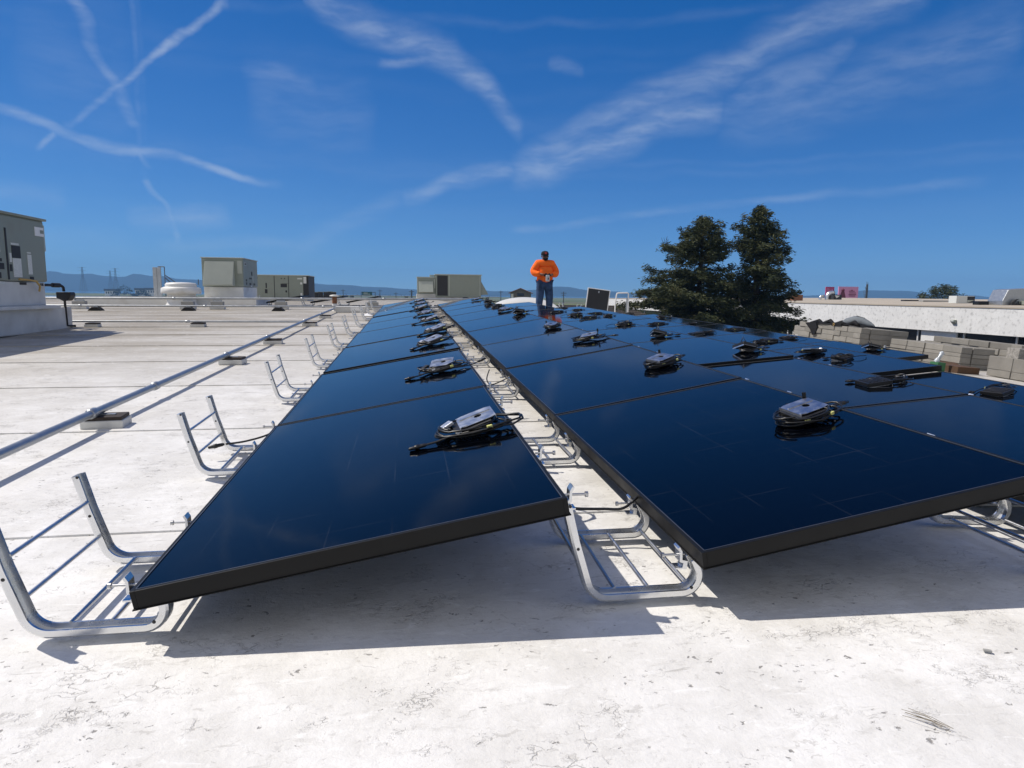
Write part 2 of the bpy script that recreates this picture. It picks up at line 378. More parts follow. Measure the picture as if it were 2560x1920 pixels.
M['label'] = pmat('paper_label', (.62, .64, .62), .6, 0, .2, 60)
M['pipe'] = pmat('galvanised_conduit', (.40, .42, .44), .42, .75, .14, 10)
M['wood'] = pmat('tarred_wood', (.030, .021, .017), .8, 0, .3, 14, .3, 40)
M['rubber'] = pmat('black_rubber', (.012, .011, .010), .8, 0, .3, 20, .2, 40)
M['rust'] = pmat('rusty_iron', (.20, .09, .045), .8, .1, .35, 9, .2, 40)
M['block'] = pmat('concrete_block', (.245, .232, .207), .9, 0, .14, 7, .5, 70, spec=.2)
M['blockd'] = pmat('rough_split_block', (.29, .275, .25), .95, 0, .42, 26, 1.0, 40, spec=.2)
M['stucco'] = pmat('white_stucco', (.74, .74, .73), .9, 0, .09, 1.2, 1.0, 4.5, spec=.2, stain=((.36, .36, .35), 5.5, .55))
M['coping'] = pmat('beige_roof', (.40, .35, .28), .9, 0, .2, .6)
M['darkglass'] = pmat('dark_window', (.008, .009, .010), .08, 0, .1)
M['white_p'] = pmat('white_paint', (.76, .76, .74), .5, 0, .06, 3)
M['silver'] = pmat('silver_duct', (.66, .67, .68), .34, .9, .12, 5)
M['dkgreen'] = pmat('sign_green', (.010, .075, .055), .5, 0, .05)
M['house'] = pmat('brown_siding', (.16, .13, .095), .85, 0, .2, 1.2)
M['tile'] = pmat('clay_roof', (.26, .135, .08), .85, 0, .2, 1)
M['concrete'] = pmat('grey_concrete', (.32, .32, .31), .85, 0, .15, .5)
M['lattice'] = pmat('lattice_steel', (.10, .11, .12), .6, .3, .1)
M['bark'] = pmat('bark', (.05, .033, .022), .95, 0, .3, 6, .5, 20)
M['orange'] = pmat('orange_hi_vis', (1.0, .165, .018), .75, 0, .22, 7, 1.0, 9, spec=.2)
M['denim'] = pmat('denim', (.035, .065, .14), .85, 0, .6, 7, .3, 30, spec=.2)
M['skin'] = pmat('skin', (.22, .105, .065), .55, 0, .1)
M['black_c'] = pmat('black_cloth', (.014, .014, .015), .8, 0, .3, 16, .4, 20, spec=.2)
M['grey_c'] = pmat('grey_cloth', (.17, .19, .21), .8, 0, .25, 9, .5, 14, spec=.2)
M['cardboard'] = pmat('brown_cardboard', (.085, .045, .022), .85, 0, .15, 5)
M['green'] = pmat('green_card', (.03, .13, .05), .6); M['tan'] = pmat('tan_print', (.55, .36, .12), .7)
M['magenta'] = pmat('magenta_poster', (.55, .05, .16), .6, 0, .1); M['pink'] = pmat('pink_poster', (.80, .33, .58), .6, 0, .1)
M['maroon'] = pmat('maroon_print', (.17, .012, .035), .6)
M['redcap'] = pmat('red_badge', (.45, .06, .06), .7)
M['plastic'] = pmat('clear_plastic', (.50, .54, .58), .16, 0, .35, 40, .6, 30)
M['milky'] = pmat('milky_acrylic', (.66, .66, .64), .35, 0, .05, 2)
M['straw'] = pmat('dry_grass', (.25, .215, .16), .9, 0, .3, 30)

def leaf_mat(name, a, b_, c_):
    m = bpy.data.materials.new(name); m.use_nodes = True; t = m.node_tree; b = t.nodes['Principled BSDF']
    P = N(t, 'ShaderNodeNewGeometry')
    n1_ = N(t, 'ShaderNodeTexNoise'); n1_.inputs['Scale'].default_value = .9; n1_.inputs['Detail'].default_value = 4; t.links.new(P.outputs['Position'], n1_.inputs['Vector'])
    r = N(t, 'ShaderNodeValToRGB'); e = r.color_ramp.elements; e[0].position = .32; e[0].color = (*a, 1); e[1].position = .7; e[1].color = (*c_, 1)
    x = e.new(.5); x.color = (*b_, 1)
    t.links.new(math_(t, 'ADD', math_(t, 'MULTIPLY', n1_.outputs['Fac'], .75), math_(t, 'MULTIPLY', P.outputs['Random Per Island'], .25)), r.inputs[0])
    t.links.new(r.outputs[0], b.inputs['Base Color']); b.inputs['Roughness'].default_value = .7; b.inputs['Specular IOR Level'].default_value = .25
    return m
M['leaf1'] = leaf_mat('redwood_needles', (.018, .026, .010), (.045, .058, .021), (.10, .095, .034))
M['leaf2'] = leaf_mat('round_tree_leaves', (.030, .040, .016), (.055, .066, .026), (.085, .090, .038))

def land_material():
    m = bpy.data.materials.new('marsh_land'); m.use_nodes = True; t = m.node_tree; b = t.nodes['Principled BSDF']
    P = N(t, 'ShaderNodeNewGeometry').outputs['Position']
    mp_ = N(t, 'ShaderNodeMapping'); mp_.inputs['Scale'].default_value = (.004, .022, 1); t.links.new(P, mp_.inputs['Vector'])
    n_ = N(t, 'ShaderNodeTexNoise'); n_.inputs['Scale'].default_value = 1; n_.inputs['Detail'].default_value = 7; t.links.new(mp_.outputs[0], n_.inputs['Vector'])
    r = N(t, 'ShaderNodeValToRGB'); e = r.color_ramp.elements
    e[0].position = .3; e[0].color = (.045, .06, .03, 1); e[1].position = .72; e[1].color = (.20, .17, .11, 1)
    for p_, c_ in ((.42, (.075, .095, .04)), (.52, (.17, .19, .06)), (.6, (.09, .075, .055))):
        q = e.new(p_); q.color = (*c_, 1)
    t.links.new(n_.outputs['Fac'], r.inputs[0]); t.links.new(r.outputs[0], b.inputs['Base Color']); b.inputs['Roughness'].default_value = .95
    b.inputs['Specular IOR Level'].default_value = .1
    return m
M['land'] = land_material()
M['asphalt'] = pmat('asphalt', (.055, .055, .056), .9, 0, .2, .4, space='World')
M['water'] = pmat('bay_water', (.04, .075, .09), .22, 0, .15, .01, .35, .15, space='World')
M['hill'] = pmat('hill_scrub', (.022, .030, .022), .95, 0, .3, .006, space='World', spec=.1)

# ------------------------------------------------------------------ land, water, hills, haze
LZ = -5.6
def sheet(name, pts, z, mat, kind='structure'):
    b = MB(); b.add([(x, y, z) for x, y in pts], [tuple(range(len(pts)))])
    o = b.build(name, mat, fix=False); 
    if o.data.polygons[0].normal.z < 0: o.data.flip_normals()
    return tag(o, kind=kind)
sheet('ground', [(-3200, -150), (3200, -150), (3200, 3240), (-3200, 3240)], LZ, M['land'])
sheet('car_park', [(9, -60), (90, -60), (90, 130), (9, 130)], LZ+.02, M['asphalt'])
def bear(px, dist): p = sight(px, 740, dist); return (p.x, p.y)
sheet('bay_water', [bear(-500, 1150), bear(700, 1250), bear(1300, 1500), bear(2900, 1700), bear(2900, 2950), bear(1300, 2950), bear(-500, 2950)], LZ+.06, M['water'])
sheet('salt_pond', [bear(-300, 420), bear(240, 430), bear(640, 480), bear(640, 640), bear(250, 680), bear(-300, 640)], LZ+.05, M['water'])
sheet('marsh_channel', [bear(790, 380), bear(1050, 400), bear(1060, 760), bear(790, 800)], LZ+.05, M['water'])
def hill(name, prof, dist, depth, seed):
    xs, ts = [], []
    n = 220
    for i in range(n+1):
        px = prof[0][0] + (prof[-1][0]-prof[0][0])*i/n
        for (a, ya), (b_, yb) in zip(prof, prof[1:]):
            if a <= px <= b_: h = ya + (yb-ya)*(px-a)/(b_-a+1e-9)
        h += 1.5*noise.noise(Vector((px*.02, seed, 0))) + .7*noise.noise(Vector((px*.07, seed, 3)))
        xs.append(px); ts.append(max(0, h))
    vs = []; rows = 8
    for j in range(rows):
        u = j/(rows-1)
        for px, h in zip(xs, ts):
            D = dist*(1+.0) + depth*(u-.6)
            x, y = bear(px, D); sh = math.sin(min(1, u/.62)*math.pi/2) if u < .62 else 1-(u-.62)*1.6
            w = .82+.36*noise.noise(Vector((px*.018, u*4, seed+9)))if .05 < u < .6 else 1
            zt = EYE-LZ + h*dist/FOC
            vs.append((x, y, LZ + max(0, zt)*sh*w if h > .3 else LZ-.5))
    n1_ = n+1
    fs = [(j*n1_+i, j*n1_+i+1, (j+1)*n1_+i+1, (j+1)*n1_+i) for j in range(rows-1) for i in range(n)]
    b = MB(); b.add(vs, fs, 0, True); o = b.build(name, M['hill'])
    return tag(o, kind='structure')
hill('distant_hills', [(-700, 52), (110, 45), (165, 47), (215, 45), (300, 40), (345, 41), (395, 37), (520, 33), (640, 30), (760, 26), (800, 24), (930, 17), (1060, 11), (1180, 9), (1280, 10), (1350, 16), (1395, 25), (1430, 21), (1480, 13), (1560, 9), (1700, 7), (2000, 4), (2080, 11), (2120, 18), (2160, 24), (2220, 25), (2280, 23), (2330, 15), (2420, 12), (2480, 9), (2600, 5), (3100, 4)], 2900, 380, 1.3)
hz = MB(); hz.box(-3300, 3300, -160, 3300, LZ-1, 110)
hz = hz.build('haze', None)
hm = bpy.data.materials.new('haze'); hm.use_nodes = True; t_ = hm.node_tree; t_.nodes.clear()
pv = N(t_, 'ShaderNodeVolumePrincipled'); pv.inputs['Color'].default_value = (.25, .55, 1, 1); pv.inputs['Density'].default_value = 3.3e-4; pv.inputs['Anisotropy'].default_value = .0
oo = N(t_, 'ShaderNodeOutputMaterial'); t_.links.new(pv.outputs[0], oo.inputs['Volume'])
hz.data.materials.clear(); hz.data.materials.append(hm); tag(hz, kind='stuff')

# ------------------------------------------------------------------ the roof: a slab with lapped sheets on it
XL, XR = -26., 11.2
b = MB()
for x0, x1 in ((XL, XH), (XH, XR)):
    ys = [-5, YC, YE]
    for y0, y1 in zip(ys, ys[1:]):
        c4 = [(x0, y0), (x1, y0), (x1, y1), (x0, y1)]
        b.add([(x, y, roof_z(x, min(y, y1)) - .02) for x, y in c4] + [(x, y, roof_z(x, y)-.45) for x, y in c4],
              [(0, 1, 2, 3), (7, 6, 5, 4), (0, 4, 5, 1), (1, 5, 6, 2), (2, 6, 7, 3), (3, 7, 4, 0)])
roof = b.build('roof', M['roof'], fix=False); tag(roof, kind='structure')
b = MB()
b.box(XL+.1, XL+.4, -5, YE, LZ, -.5); b.box(XR-.4, XR-.1, -5, YE, LZ, -.75); b.box(XL+.4, XR-.4, YE-.4, YE-.1, LZ, -.8); b.box(XL+.4, XR-.4, -4.9, -4.6, LZ, -1.2)
b.build('building_wall', M['stucco'], roof)
y = 2.24-1.53*4; k = 0
rng = random.Random(3)
while y < YE-1.6:
    y1 = y+1.53; b = MB(); nseg = 30
    for xa, xb in ((XL, XH), (XH, XR)):
        ns = max(2, int((xb-xa)/.8)); vs = []
        for i in range(ns+1):
            x = xa+(xb-xa)*i/ns; w = .012*noise.noise(Vector((x*1.1, y*3.1, 0))); w1 = .012*noise.noise(Vector((x*1.1, y1*3.1, 0)))
            za = roof_z(x, y); zb = roof_z(x, y1)
            vs += [(x, y+w, za-.012), (x, y+w, za+.0035), (x, y1+w1+.04, zb-.002)]
        fs = []
        for i in range(ns):
            q = i*3; fs += [(q, q+3, q+4, q+1), (q+1, q+4, q+5, q+2)]
        b.add(vs, fs)
    b.build('roof_sheet', M['roof'], roof, fix=False); y = y1; k += 1

# ------------------------------------------------------------------ solar panels
PW, PL, PT = 1.0, 1.688, .040
def make_panel():
    root = empty('solar_panel')
    b = MB(); w = .011
    for x0, x1, y0, y1 in ((0, w, 0, PL), (PW-w, PW, 0, PL), (w, PW-w, 0, w), (w, PW-w, PL-w, PL)):
        b.box(x0, x1, y0, y1, -.0415, 0)
    # return flange at the foot of the profile
    for x0, x1, y0, y1 in ((w, w+.024, w, PL-w), (PW-w-.024, PW-w, w, PL-w), (w+.024, PW-w-.024, w, w+.024), (w+.024, PW-w-.024, PL-w-.024, PL-w)):
        b.box(x0, x1, y0, y1, -.0415, -.0395)
    b.box(-.003, PW+.003, -.003, PL+.003, -.0445, -.0415)
    b.v = b.v; fr = b.build('frame', M['frame'], root, bevel=.0012)
    b = MB(); t0 = .0012
    for x0, x1, y0, y1 in ((w-.0012, w+.0008, w, PL-w), (PW-w-.0008, PW-w+.0012, w, PL-w), (w, PW-w, w-.0012, w+.0008), (w, PW-w, PL-w-.0008, PL-w+.0012)):
        b.box(x0, x1, y0, y1, -.004, .0006)
    b.build('edge_highlight', M['lip'], fr)  # lighter metal strip put in as the thin highlight along the frame lip
    b = MB(); b.box(w+.0008, PW-w-.0008, w+.0008, PL-w-.0008, -.0065, -.0018)
    b.build('glass', M['glass'], root)
    b = MB(); b.box(w+.001, PW-w-.001, w+.001, PL-w-.001, -.0090, -.0070); b.build('backsheet', M['back'], root)  # unseen rear face, made white to bounce light into the shadow below
    return root
panel0 = make_panel()
BY = 1.4833; PITCH_Y = 1.70
ROWS = {  # x of the low edge, surface height there (above SY*y), tilt, first y, panels, name
    'A': (-.6145, .134, .1799, 1.4961, range(0, 9), 'narrow leftmost row'),
    'B': (.7084, .161, .1792, BY, range(0, 9), 'row right of the gap'),
    'C': (2.027, .1535, .088, BY, range(0, 9), 'third row from the left'),
    'D': (3.365, .055, .092, BY, range(0, 9), 'fourth row from the left'),
    'E': (4.705, -.042, .092, BY, range(3, 8), 'far right row'),
}
LIFT = {('A', 2): .010, ('A', 3): .012, ('A', 4): .004, ('A', 6): .008, ('B', 1): .004, ('B', 2): .006, ('B', 3): .004,
        ('C', 2): .019, ('C', 3): .010, ('C', 4): .006, ('D', 1): -.022, ('D', 2): .021, ('D', 3): .014, ('E', 3): .012, ('E', 5): .010}
rng = random.Random(11)
def row_M(c, k, dz=0.):
    x0, h0, t, y0 = ROWS[c][:4]
    ex = Vector((math.cos(t), 0, math.sin(t))); ey = Vector((0, 1, SY)).normalized(); ez = ex.cross(ey).normalized(); ey = ez.cross(ex)
    y_ = y0+PITCH_Y*k; o = Vector((x0, y_, h0+SY*y_+dz))
    return Matrix(((ex.x, ey.x, ez.x, o.x), (ex.y, ey.y, ez.y, o.y), (ex.z, ey.z, ez.z, o.z), (0, 0, 0, 1)))
first = True; PANEL_M = {}
for c, (x0, h0, t, y0, ks, nm) in ROWS.items():
    for n_, k in enumerate(ks):
        o = panel0 if first else link_copy(panel0); first = False
        mm = row_M(c, k, LIFT.get((c, k), rng.uniform(0, .004))) @ Matrix.Translation((rng.uniform(-.003, .003), rng.uniform(-.002, .004), 0)) @ Matrix.Rotation(rng.uniform(-.002, .002), 4, 'Y')
        o.matrix_world = mm; PANEL_M[(c, k)] = mm
        w_ = {0: 'nearest', len(ks)-1: 'farthest'}.get(n_, ORD[n_])
        tag(o, f'black framed solar panel, {w_} from the camera in the {nm}', 'solar panel', f'solar panels in the {nm}')

# ------------------------------------------------------------------ racking frames under the rows
def path_arc(cx, cz, r, a0, a1, n=8): return [(cx+r*math.cos(a0+(a1-a0)*i/n), cz+r*math.sin(a0+(a1-a0)*i/n)) for i in range(n+1)]
# profile of one rail in the x-z plane, x measured from the panel's low edge
la = math.atan2(.275-.07, -.307+.258)              # leg direction
leg = [(-.304, .264), (-.281, .168)]
bend = path_arc(-.190, .0725, .060, math.pi+.22, 1.5*math.pi, 9)
curl = path_arc(.006, .0595, .047, -math.pi/2, .30, 10)
RAIL = leg + bend + [(-.10, .0125)] + curl + [(.043, .092), (.036, .106)]
def rail_mesh(b, y):
    prof = [(-.0205, .004), (-.0165, .0095), (-.009, .0115), (.009, .0115), (.0165, .0095), (.0205, .004), (.0205, -.0105), (.0150, -.0105), (.0140, .001), (-.0140, .001), (-.0150, -.0105), (-.0205, -.0105)]
    n = len(prof); vs = []
    for i, (x, z) in enumerate(RAIL):
        a = RAIL[max(0, i-1)]; c = RAIL[min(len(RAIL)-1, i+1)]
        tx, tz = c[0]-a[0], c[1]-a[1]; l = math.hypot(tx, tz); tx /= l; tz /= l
        nx, nz = tz, -tx       # outward (down / outside)
        for u, w in prof: vs.append((x + nx*w*-1 if False else x+nx*(w), y+u, z+nz*w))
    fs = [(i*n+j, i*n+(j+1) % n, (i+1)*n+(j+1) % n, (i+1)*n+j) for i in range(len(RAIL)-1) for j in range(n)]
    b.add(vs, fs, 0, False)
    m_ = (len(RAIL)-1)*n
    cap_ = [(0, 1, 2, 3, 4, 5, 8, 9), (5, 6, 7, 8), (9, 10, 11, 0)]
    b.add(vs[:n], cap_); b.add(vs[m_:m_+n], [c_[::-1] for c_ in cap_])
def clamp_parts(root, x, z, y, flip):
    s_ = -1 if flip else 1
    b = MB()      # z-shaped clip cast, open to the panel edge
    poly = [(0, 0), (.030, 0), (.030, .004), (.012, .004), (.010, .016), (.020, .020), (.020, .046), (.026, .056), (.021, .060), (.014, .048), (.013, .025), (-.002, .021), (0, .004)]
    b.prism([(x - s_*(p-.012), z+q) for p, q in poly], 'y', y-.016, y+.016)
    c = b.build('clamp', M['alu'], root)
    b = MB(); b.tube([(x-s_*.045, y, z+.034), (x+s_*.01, y, z+.034)], .0035, 6)
    b.tube([(x-s_*.052, y, z+.034), (x-s_*.045, y, z+.034)], .0075, 6)
    b.build('bolt', M['steel'], c)
def make_frame(legclamp):
    root = empty('racking_frame')
    for y in (0, .40):
        b = MB(); rail_mesh(b, y); b.build('bent_rail', M['alu'], root)
    for x, z in ((-.278, .190), (-.256, .088), (-.165, .020), (-.075, .020), (.028, .030)):
        b = MB(); b.tube([(x, .018, z), (x, .382, z)], .0055, 8); b.build('cross_rod', M['alu_dull'], root)
    for y in (0, .40):
        b = MB()
        for (x, z) in ((-.297, .262), (-.274, .150), (.030, .030)):
            b.tube([(x, y-.0212, z), (x, y-.017, z)], .0042, 8)
        b.build('rivet_hole', M['hvac_d'], root)
        clamp_parts(root, -.018 if not legclamp else .004, .080, y, False)
        if legclamp: clamp_parts(root, -.300, .252, y, True)
    return root
fr_free, fr_full = make_frame(False), make_frame(True)
FY = [1.57, 2.83, 4.50, 6.18, 7.82, 9.53, 11.22, 12.92, 14.62, 16.30]
AISLE = {'A': (-.6145, fr_free, 'along the leftmost row\'s open side', 'open racking frames left of the panels'),
         'B': (.7084, fr_full, 'in the gap between the first two rows', 'racking frames in the gap'),
         'C': (2.027, fr_full, 'behind the row right of the gap', 'racking frames under the panels'),
         'D': (3.365, fr_full, 'under the fourth row', 'racking frames under the panels'),
         'E': (4.705, fr_full, 'under the far right row', 'racking frames under the panels')}
used = set()
for c, (x0, proto, ph, grp) in AISLE.items():
    for i, y in enumerate(FY):
        if c == 'E' and (y < 6 or y > 15.5): continue
        if c in 'CD' and i > 8: continue
        o = proto if proto.name not in used else link_copy(proto); used.add(proto.name)
        o.matrix_world = roof_M(x0-(.022 if c != 'A' else 0), y, rng.uniform(-.012, .012)) @ Matrix.Translation((rng.uniform(-.004, .004), 0, .012))
        tag(o, f'racking frame of bent silver tube, {ORD[i]} {ph}', 'racking frame', grp)

# ------------------------------------------------------------------ microinverters with their cables
def plate_bm(b, w, h, M_):
    n = 24; out, inn = [], []
    for j in range(n):
        q = 2*math.pi*(j+.5)/n; c, s_ = math.cos(q), math.sin(q)
        k = min(w/2/max(1e-6, abs(c)), h/2/max(1e-6, abs(s_))); out.append((c*k, s_*k)); inn.append((.016*c+.01, .016*s_))
    vs = [M_ @ Vector((x, y, z)) for z in (0, .0025) for x, y in out+inn]
    fs = []
    for j in range(n):
        k = (j+1) % n
        fs += [(j, k, n+k, n+j), (2*n+j, 3*n+j, 3*n+k, 2*n+k), (j, 2*n+j, 2*n+k, k), (n+j, n+k, 3*n+k, 3*n+j)]
    b.add(vs, fs)
    b.box(-w/2, -w/2+.003, -h/2, h/2, -.012, 0, M=M_); b.box(w/2-.003, w/2, -h/2, h/2, -.012, 0, M=M_)
    b.box(-w/2+.01, w/2-.01, h*.14, h*.14+.006, .003, .006, M=M_)
    b.box(-w*.46, -w*.28, -h*.46, -h*.36, .0031, .0042, M=M_)
def coil_pts(a, c, turns, z0, z1, cx=0, cy=0, ph=0, jit=.01, seed=0, n=26):
    out = []
    for i in range(int(turns*n)+1):
        q = 2*math.pi*i/n + ph; u = i/(turns*n)
        j1 = 1+jit*10*noise.noise(Vector((q*.35, seed, 1.3))); j2 = jit*1.2*noise.noise(Vector((q*.8, seed, 7.7)))
        out.append((cx+a*j1*math.cos(q), cy+c*j1*math.sin(q), z0+(z1-z0)*u+abs(j2)))
    return out
def connector(root, p, d, s=1.0):
    d = Vector(d).normalized(); p = Vector(p); b = MB()
    pr = [(.0045, 0), (.0075, .008), (.0085, .022), (.0085, .030), (.0105, .032), (.0105, .046), (.008, .048), (.007, .066), (.004, .070)]
    pts = [p+d*z for _, z in pr]; b.tube(pts, [r for r, _ in pr], 8)
    b.build('connector', M['blackpl'], root)
def make_inverter(v):
    root = empty('microinverter')
    sgn = random.Random(v)
    vv = {0: 0, 1: 1, 4: 0}.get(v, 2)
    if vv in (0, 1):       # bracket plate uppermost, coil squeezed beneath
        b = MB(); b.box(-.075, .075, -.068, .068, .028, .050)
        for i in range(7): b.box(-.062+.019*i, -.055+.019*i, -.055, .055, .020, .028)
        T = Matrix.Rotation(R({0: -11, 1: -5, 4: -4}[v]), 4, 'Y') @ Matrix.Rotation(R({0: 8, 1: 7, 4: 13}[v]), 4, 'X') @ Matrix.Rotation(R({0: 6, 1: 0, 4: -16}[v]), 4, 'Z')
        for i in range(len(b.v)): b.v[i] = tuple(T @ Vector(b.v[i]))
        b.build('housing', M['blackpl'], root, bevel=.003)
        b = MB(); plate_bm(b, .150, .132, Matrix.Translation((.012, .008, .060)) @ T)
        b.build('bracket_plate', M['alu_dull'], root)
        b = MB()
        b.tube(coil_pts(.128, .088, 2.6, .007, .030, -.01, -.02, .4, .022, v+1), .0048, 6)
        b.tube(coil_pts(.150, .080, 2.3, .010, .042, .015, -.012, 2.2, .028, v+5), .0048, 6)
        b.tube(coil_pts(.110, .098, 1.6, .020, .050, -.02, -.01, 4.2, .022, v+9), .0044, 6)
        if vv == 0:
            tail = [(-.10, -.085, .02), (-.15, -.10, .012), (-.185, -.105, .010)]
            b.tube([(-.02, -.10, .03)] + tail, .0048, 6); b.tube([(.05, -.11, .03), (-.05, -.11, .026)] + [(x, y_-.020, z+.004) for x, y_, z in tail], .0048, 6)
            if v == 0: b.tube([(.06, -.08, .03), (.15, -.075, .022), (.195, -.035, .03), (.195, .01, .034), (.15, .045, .034), (.09, .06, .04)], .0046, 6)
            else: b.tube([(.04, -.09, .02), (.14, -.085, .014), (.20, -.06, .012), (.235, -.05, .02)], .0046, 6)
        else:
            tail = [(.12, .03, .02), (.17, .045, .012), (.215, .05, .010)]
            b.tube([(.09, .01, .02)] + tail, .0048, 6); b.tube([(.09, -.01, .03)] + [(x, y_-.02, z+.004) for x, y_, z in tail], .0048, 6)
            b.tube([(.07, .07, .03), (.085, .085, .05), (.088, .088, .07)], .006, 6); b.tube([(.088, .088, .07), (.088, .088, .10)], .0085, 8)
        b.build('cable_coil', M['cable'], root)
        d = Vector(tail[2])-Vector(tail[1])
        connector(root, tail[2], d); connector(root, (tail[2][0], tail[2][1]-.020, tail[2][2]+.004), d+Vector((0, .002, 0)))
        if v == 4: connector(root, (.235, -.05, .02), (1, .3, .2))
        if vv == 0:
            b = MB(); b.box(-.028, .028, -.018, .018, 0, .016, M=Matrix.Translation((-.105, .005, .038)) @ Matrix.Rotation(.5, 4, 'Z') @ Matrix.Rotation(-.35, 4, 'Y')); b.build('junction_plug', M['alu_dull' if v == 0 else 'blackpl'], root, bevel=.003)
        for tp, mt in (((.06, -.094, .034), 'tagy'), ((-.06, -.09, .03), 'tagy' if vv else 'tagw')):
            b = MB(); b.box(-.010, .010, -.007, .007, -.007, .007, M=Matrix.Translation(tp) @ Matrix.Rotation(.3, 4, 'Z')); b.build('cable_tag', M[mt], root)
    else:                  # black face uppermost, cable coiled at the side
        b = MB(); b.box(-.085, .085, -.08, .08, .006, .036)
        for i in range(6): b.box(-.066+.024*i, -.056+.024*i, -.066, .066, .036, .042)
        T = Matrix.Translation((.07, .02, 0)) @ Matrix.Rotation(R({2: 0, 3: -24, 5: -8}[v]), 4, 'X') @ Matrix.Rotation(R({2: 4, 3: 16, 5: -6}[v]), 4, 'Y') @ Matrix.Rotation(R({2: 0, 3: 10, 5: 35}[v]), 4, 'Z')
        if v == 3: T = Matrix.Translation((-.02, 0, .035)) @ T
        for i in range(len(b.v)): b.v[i] = tuple(T @ Vector(b.v[i]))
        b.build('housing', M['blackpl'], root, bevel=.003)
        b = MB(); plate_bm(b, .165, .155, T @ Matrix.Translation((0, 0, .002)))
        b.build('bracket_plate', M['alu_dull'], root)
        b = MB(); cx = {2: -.09, 3: .06, 5: .01}[v]
        b.tube(coil_pts(.105, .07, 2.4, .006, .026, cx, -.05, 1, .026, v), .0048, 6); b.tube(coil_pts(.122, .062, 1.8, .010, .034, cx+.03, -.035, 3, .03, v+3), .0048, 6)
        if v == 5: b.tube(coil_pts(.09, .085, 2.2, .03, .05, .06, .02, 2, .03, v+6), .0048, 6)
        if v in (2, 5):
            b.tube([(cx-.1, -.05, .02), (cx-.07, -.12, .012), (.02, -.13, .010), (.12, -.11, .012)], .0042, 6)
            b.tube([(.0, .03, .02), (-.12, .05, .03), (-.2, .03, .02), (-.235, -.02, .012)], .0042, 6)
        else:
            b.tube([(.1, -.03, .02), (.18, .0, .014), (.25, .03, .012)], .0042, 6)
            b.tube([(.02, .04, .02), (.03, .055, .10), (.05, .05, .15), (.06, .03, .11), (.06, .0, .03)], .0042, 6)
        b.build('cable_coil', M['cable'], root)
        p, d = ((.12, -.11, .012), (1, .15, 0)) if v in (2, 5) else ((.25, .03, .012), (1, .2, 0))
        connector(root, p, d); connector(root, (p[0], p[1]-.02, p[2]), d)
        for q in ((cx-.10, -.055, .024), (cx+.07, -.104, .02)):
            b = MB(); b.box(-.009, .009, -.006, .006, -.006, .008, M=Matrix.Translation(q)); b.build('cable_tag', M['tagy' if q[0] > cx else 'tagw'], root)
    return root
inv = [make_inverter(v) for v in range(6)]; inv_used = set()
INV = [('A', 0, .86, .49, 0, -4), ('A', 1, .82, .45, 4, 4), ('A', 2, .82, .34, 0, 16), ('A', 2, .91, .985, 0, 10), ('A', 3, .90, .89, 0, -8), ('A', 4, .88, .85, 4, 14), ('A', 5, .86, .97, 0, 3), ('A', 6, .87, .83, 4, 20), ('A', 7, .88, .96, 0, -5),
       ('B', 0, .81, .50, 1, 10), ('B', 1, .84, .42, 1, 24), ('B', 2, .83, .40, 1, -25), ('B', 3, .81, .23, 1, 60), ('B', 4, .84, .76, 3, 8), ('B', 5, .83, .39, 4, 30), ('B', 6, .84, .20, 5, 20), ('B', 7, .85, .05, 3, 0), ('B', 8, .86, .19, 1, 0),
       ('C', 1, .84, .28, 2, 175), ('C', 2, .78, .25, 3, 6), ('C', 3, .63, .23, 3, -14), ('C', 4, .78, .20, 5, 0), ('C', 5, .76, .14, 2, 18), ('C', 5, .72, .62, 5, -12), ('C', 6, .70, .33, 2, 30),
       ('D', 1, .70, .50, 2, 200), ('D', 2, .66, .44, 5, 180), ('D', 2, .62, .72, 0, 180), ('D', 3, .76, .40, 2, 4), ('D', 4, .62, .23, 2, 172), ('D', 5, .66, .31, 2, 10), ('D', 6, .52, .72, 5, 20), ('D', 7, .56, .26, 2, 0), ('D', 8, .55, .17, 2, 30), ('D', 8, .45, .88, 2, -10),
       ('E', 3, .76, .40, 3, -10), ('E', 4, .72, .33, 5, 150), ('E', 5, .70, .32, 2, -8), ('E', 6, .54, .22, 2, 166), ('E', 7, .62, .22, 3, 0)]
for c, k, u, v, var, rot in INV:
    o = inv[var] if var not in inv_used else link_copy(inv[var]); inv_used.add(var)
    o.matrix_world = PANEL_M[(c, k)] @ Matrix.Translation((u*PW, v*PL, 0)) @ Matrix.Rotation(R(rot), 4, 'Z') @ Matrix.Diagonal((.90, .90, .80, 1))
    kk = k - ROWS[c][4][0]
    near = 'near' if v < .5 else 'far'
    look = 'bracket plate up' if var < 2 else 'black face up'
    tag(o, f'microinverter, {look}, {near} half of {ORD[kk]} panel, {ROWS[c][5]}'.replace('nearest panel', 'first panel'), 'inverter', 'microinverters with coiled cables lying on the panels')

# loose cables in the racking
def loose(name, pts, label, conn=None):
    e = empty(name, Matrix.Translation(pts[0])); o0 = Vector(pts[0])
    q = []
    P = [Vector(p)-o0 for p in pts]
    for i in range(len(P)-1):
        for s_ in range(6):
            t = s_/6; a = P[max(0, i-1)]; b_ = P[i]; c = P[i+1]; d = P[min(len(P)-1, i+2)]
            q.append(.5*((2*b_)+(-a+c)*t+(2*a-5*b_+4*c-d)*t*t+(-a+3*b_-3*c+d)*t**3))
    q.append(P[-1]); b = MB(); b.tube(q, .0045, 8); b.build('cable', M['cable'], e)
    if conn: connector(e, Vector(conn)-o0, Vector(conn)-o0-P[1])
    tag(e, label, 'cable')
loose('loose_cable', [(.36, 2.0, .24), (.42, 1.97, .185), (.50, 1.95, .172), (.60, 1.95, .166), (.66, 1.94, .17), (.72, 1.97, .20)], 'thin black cable bridging the gap beside the nearest panels')
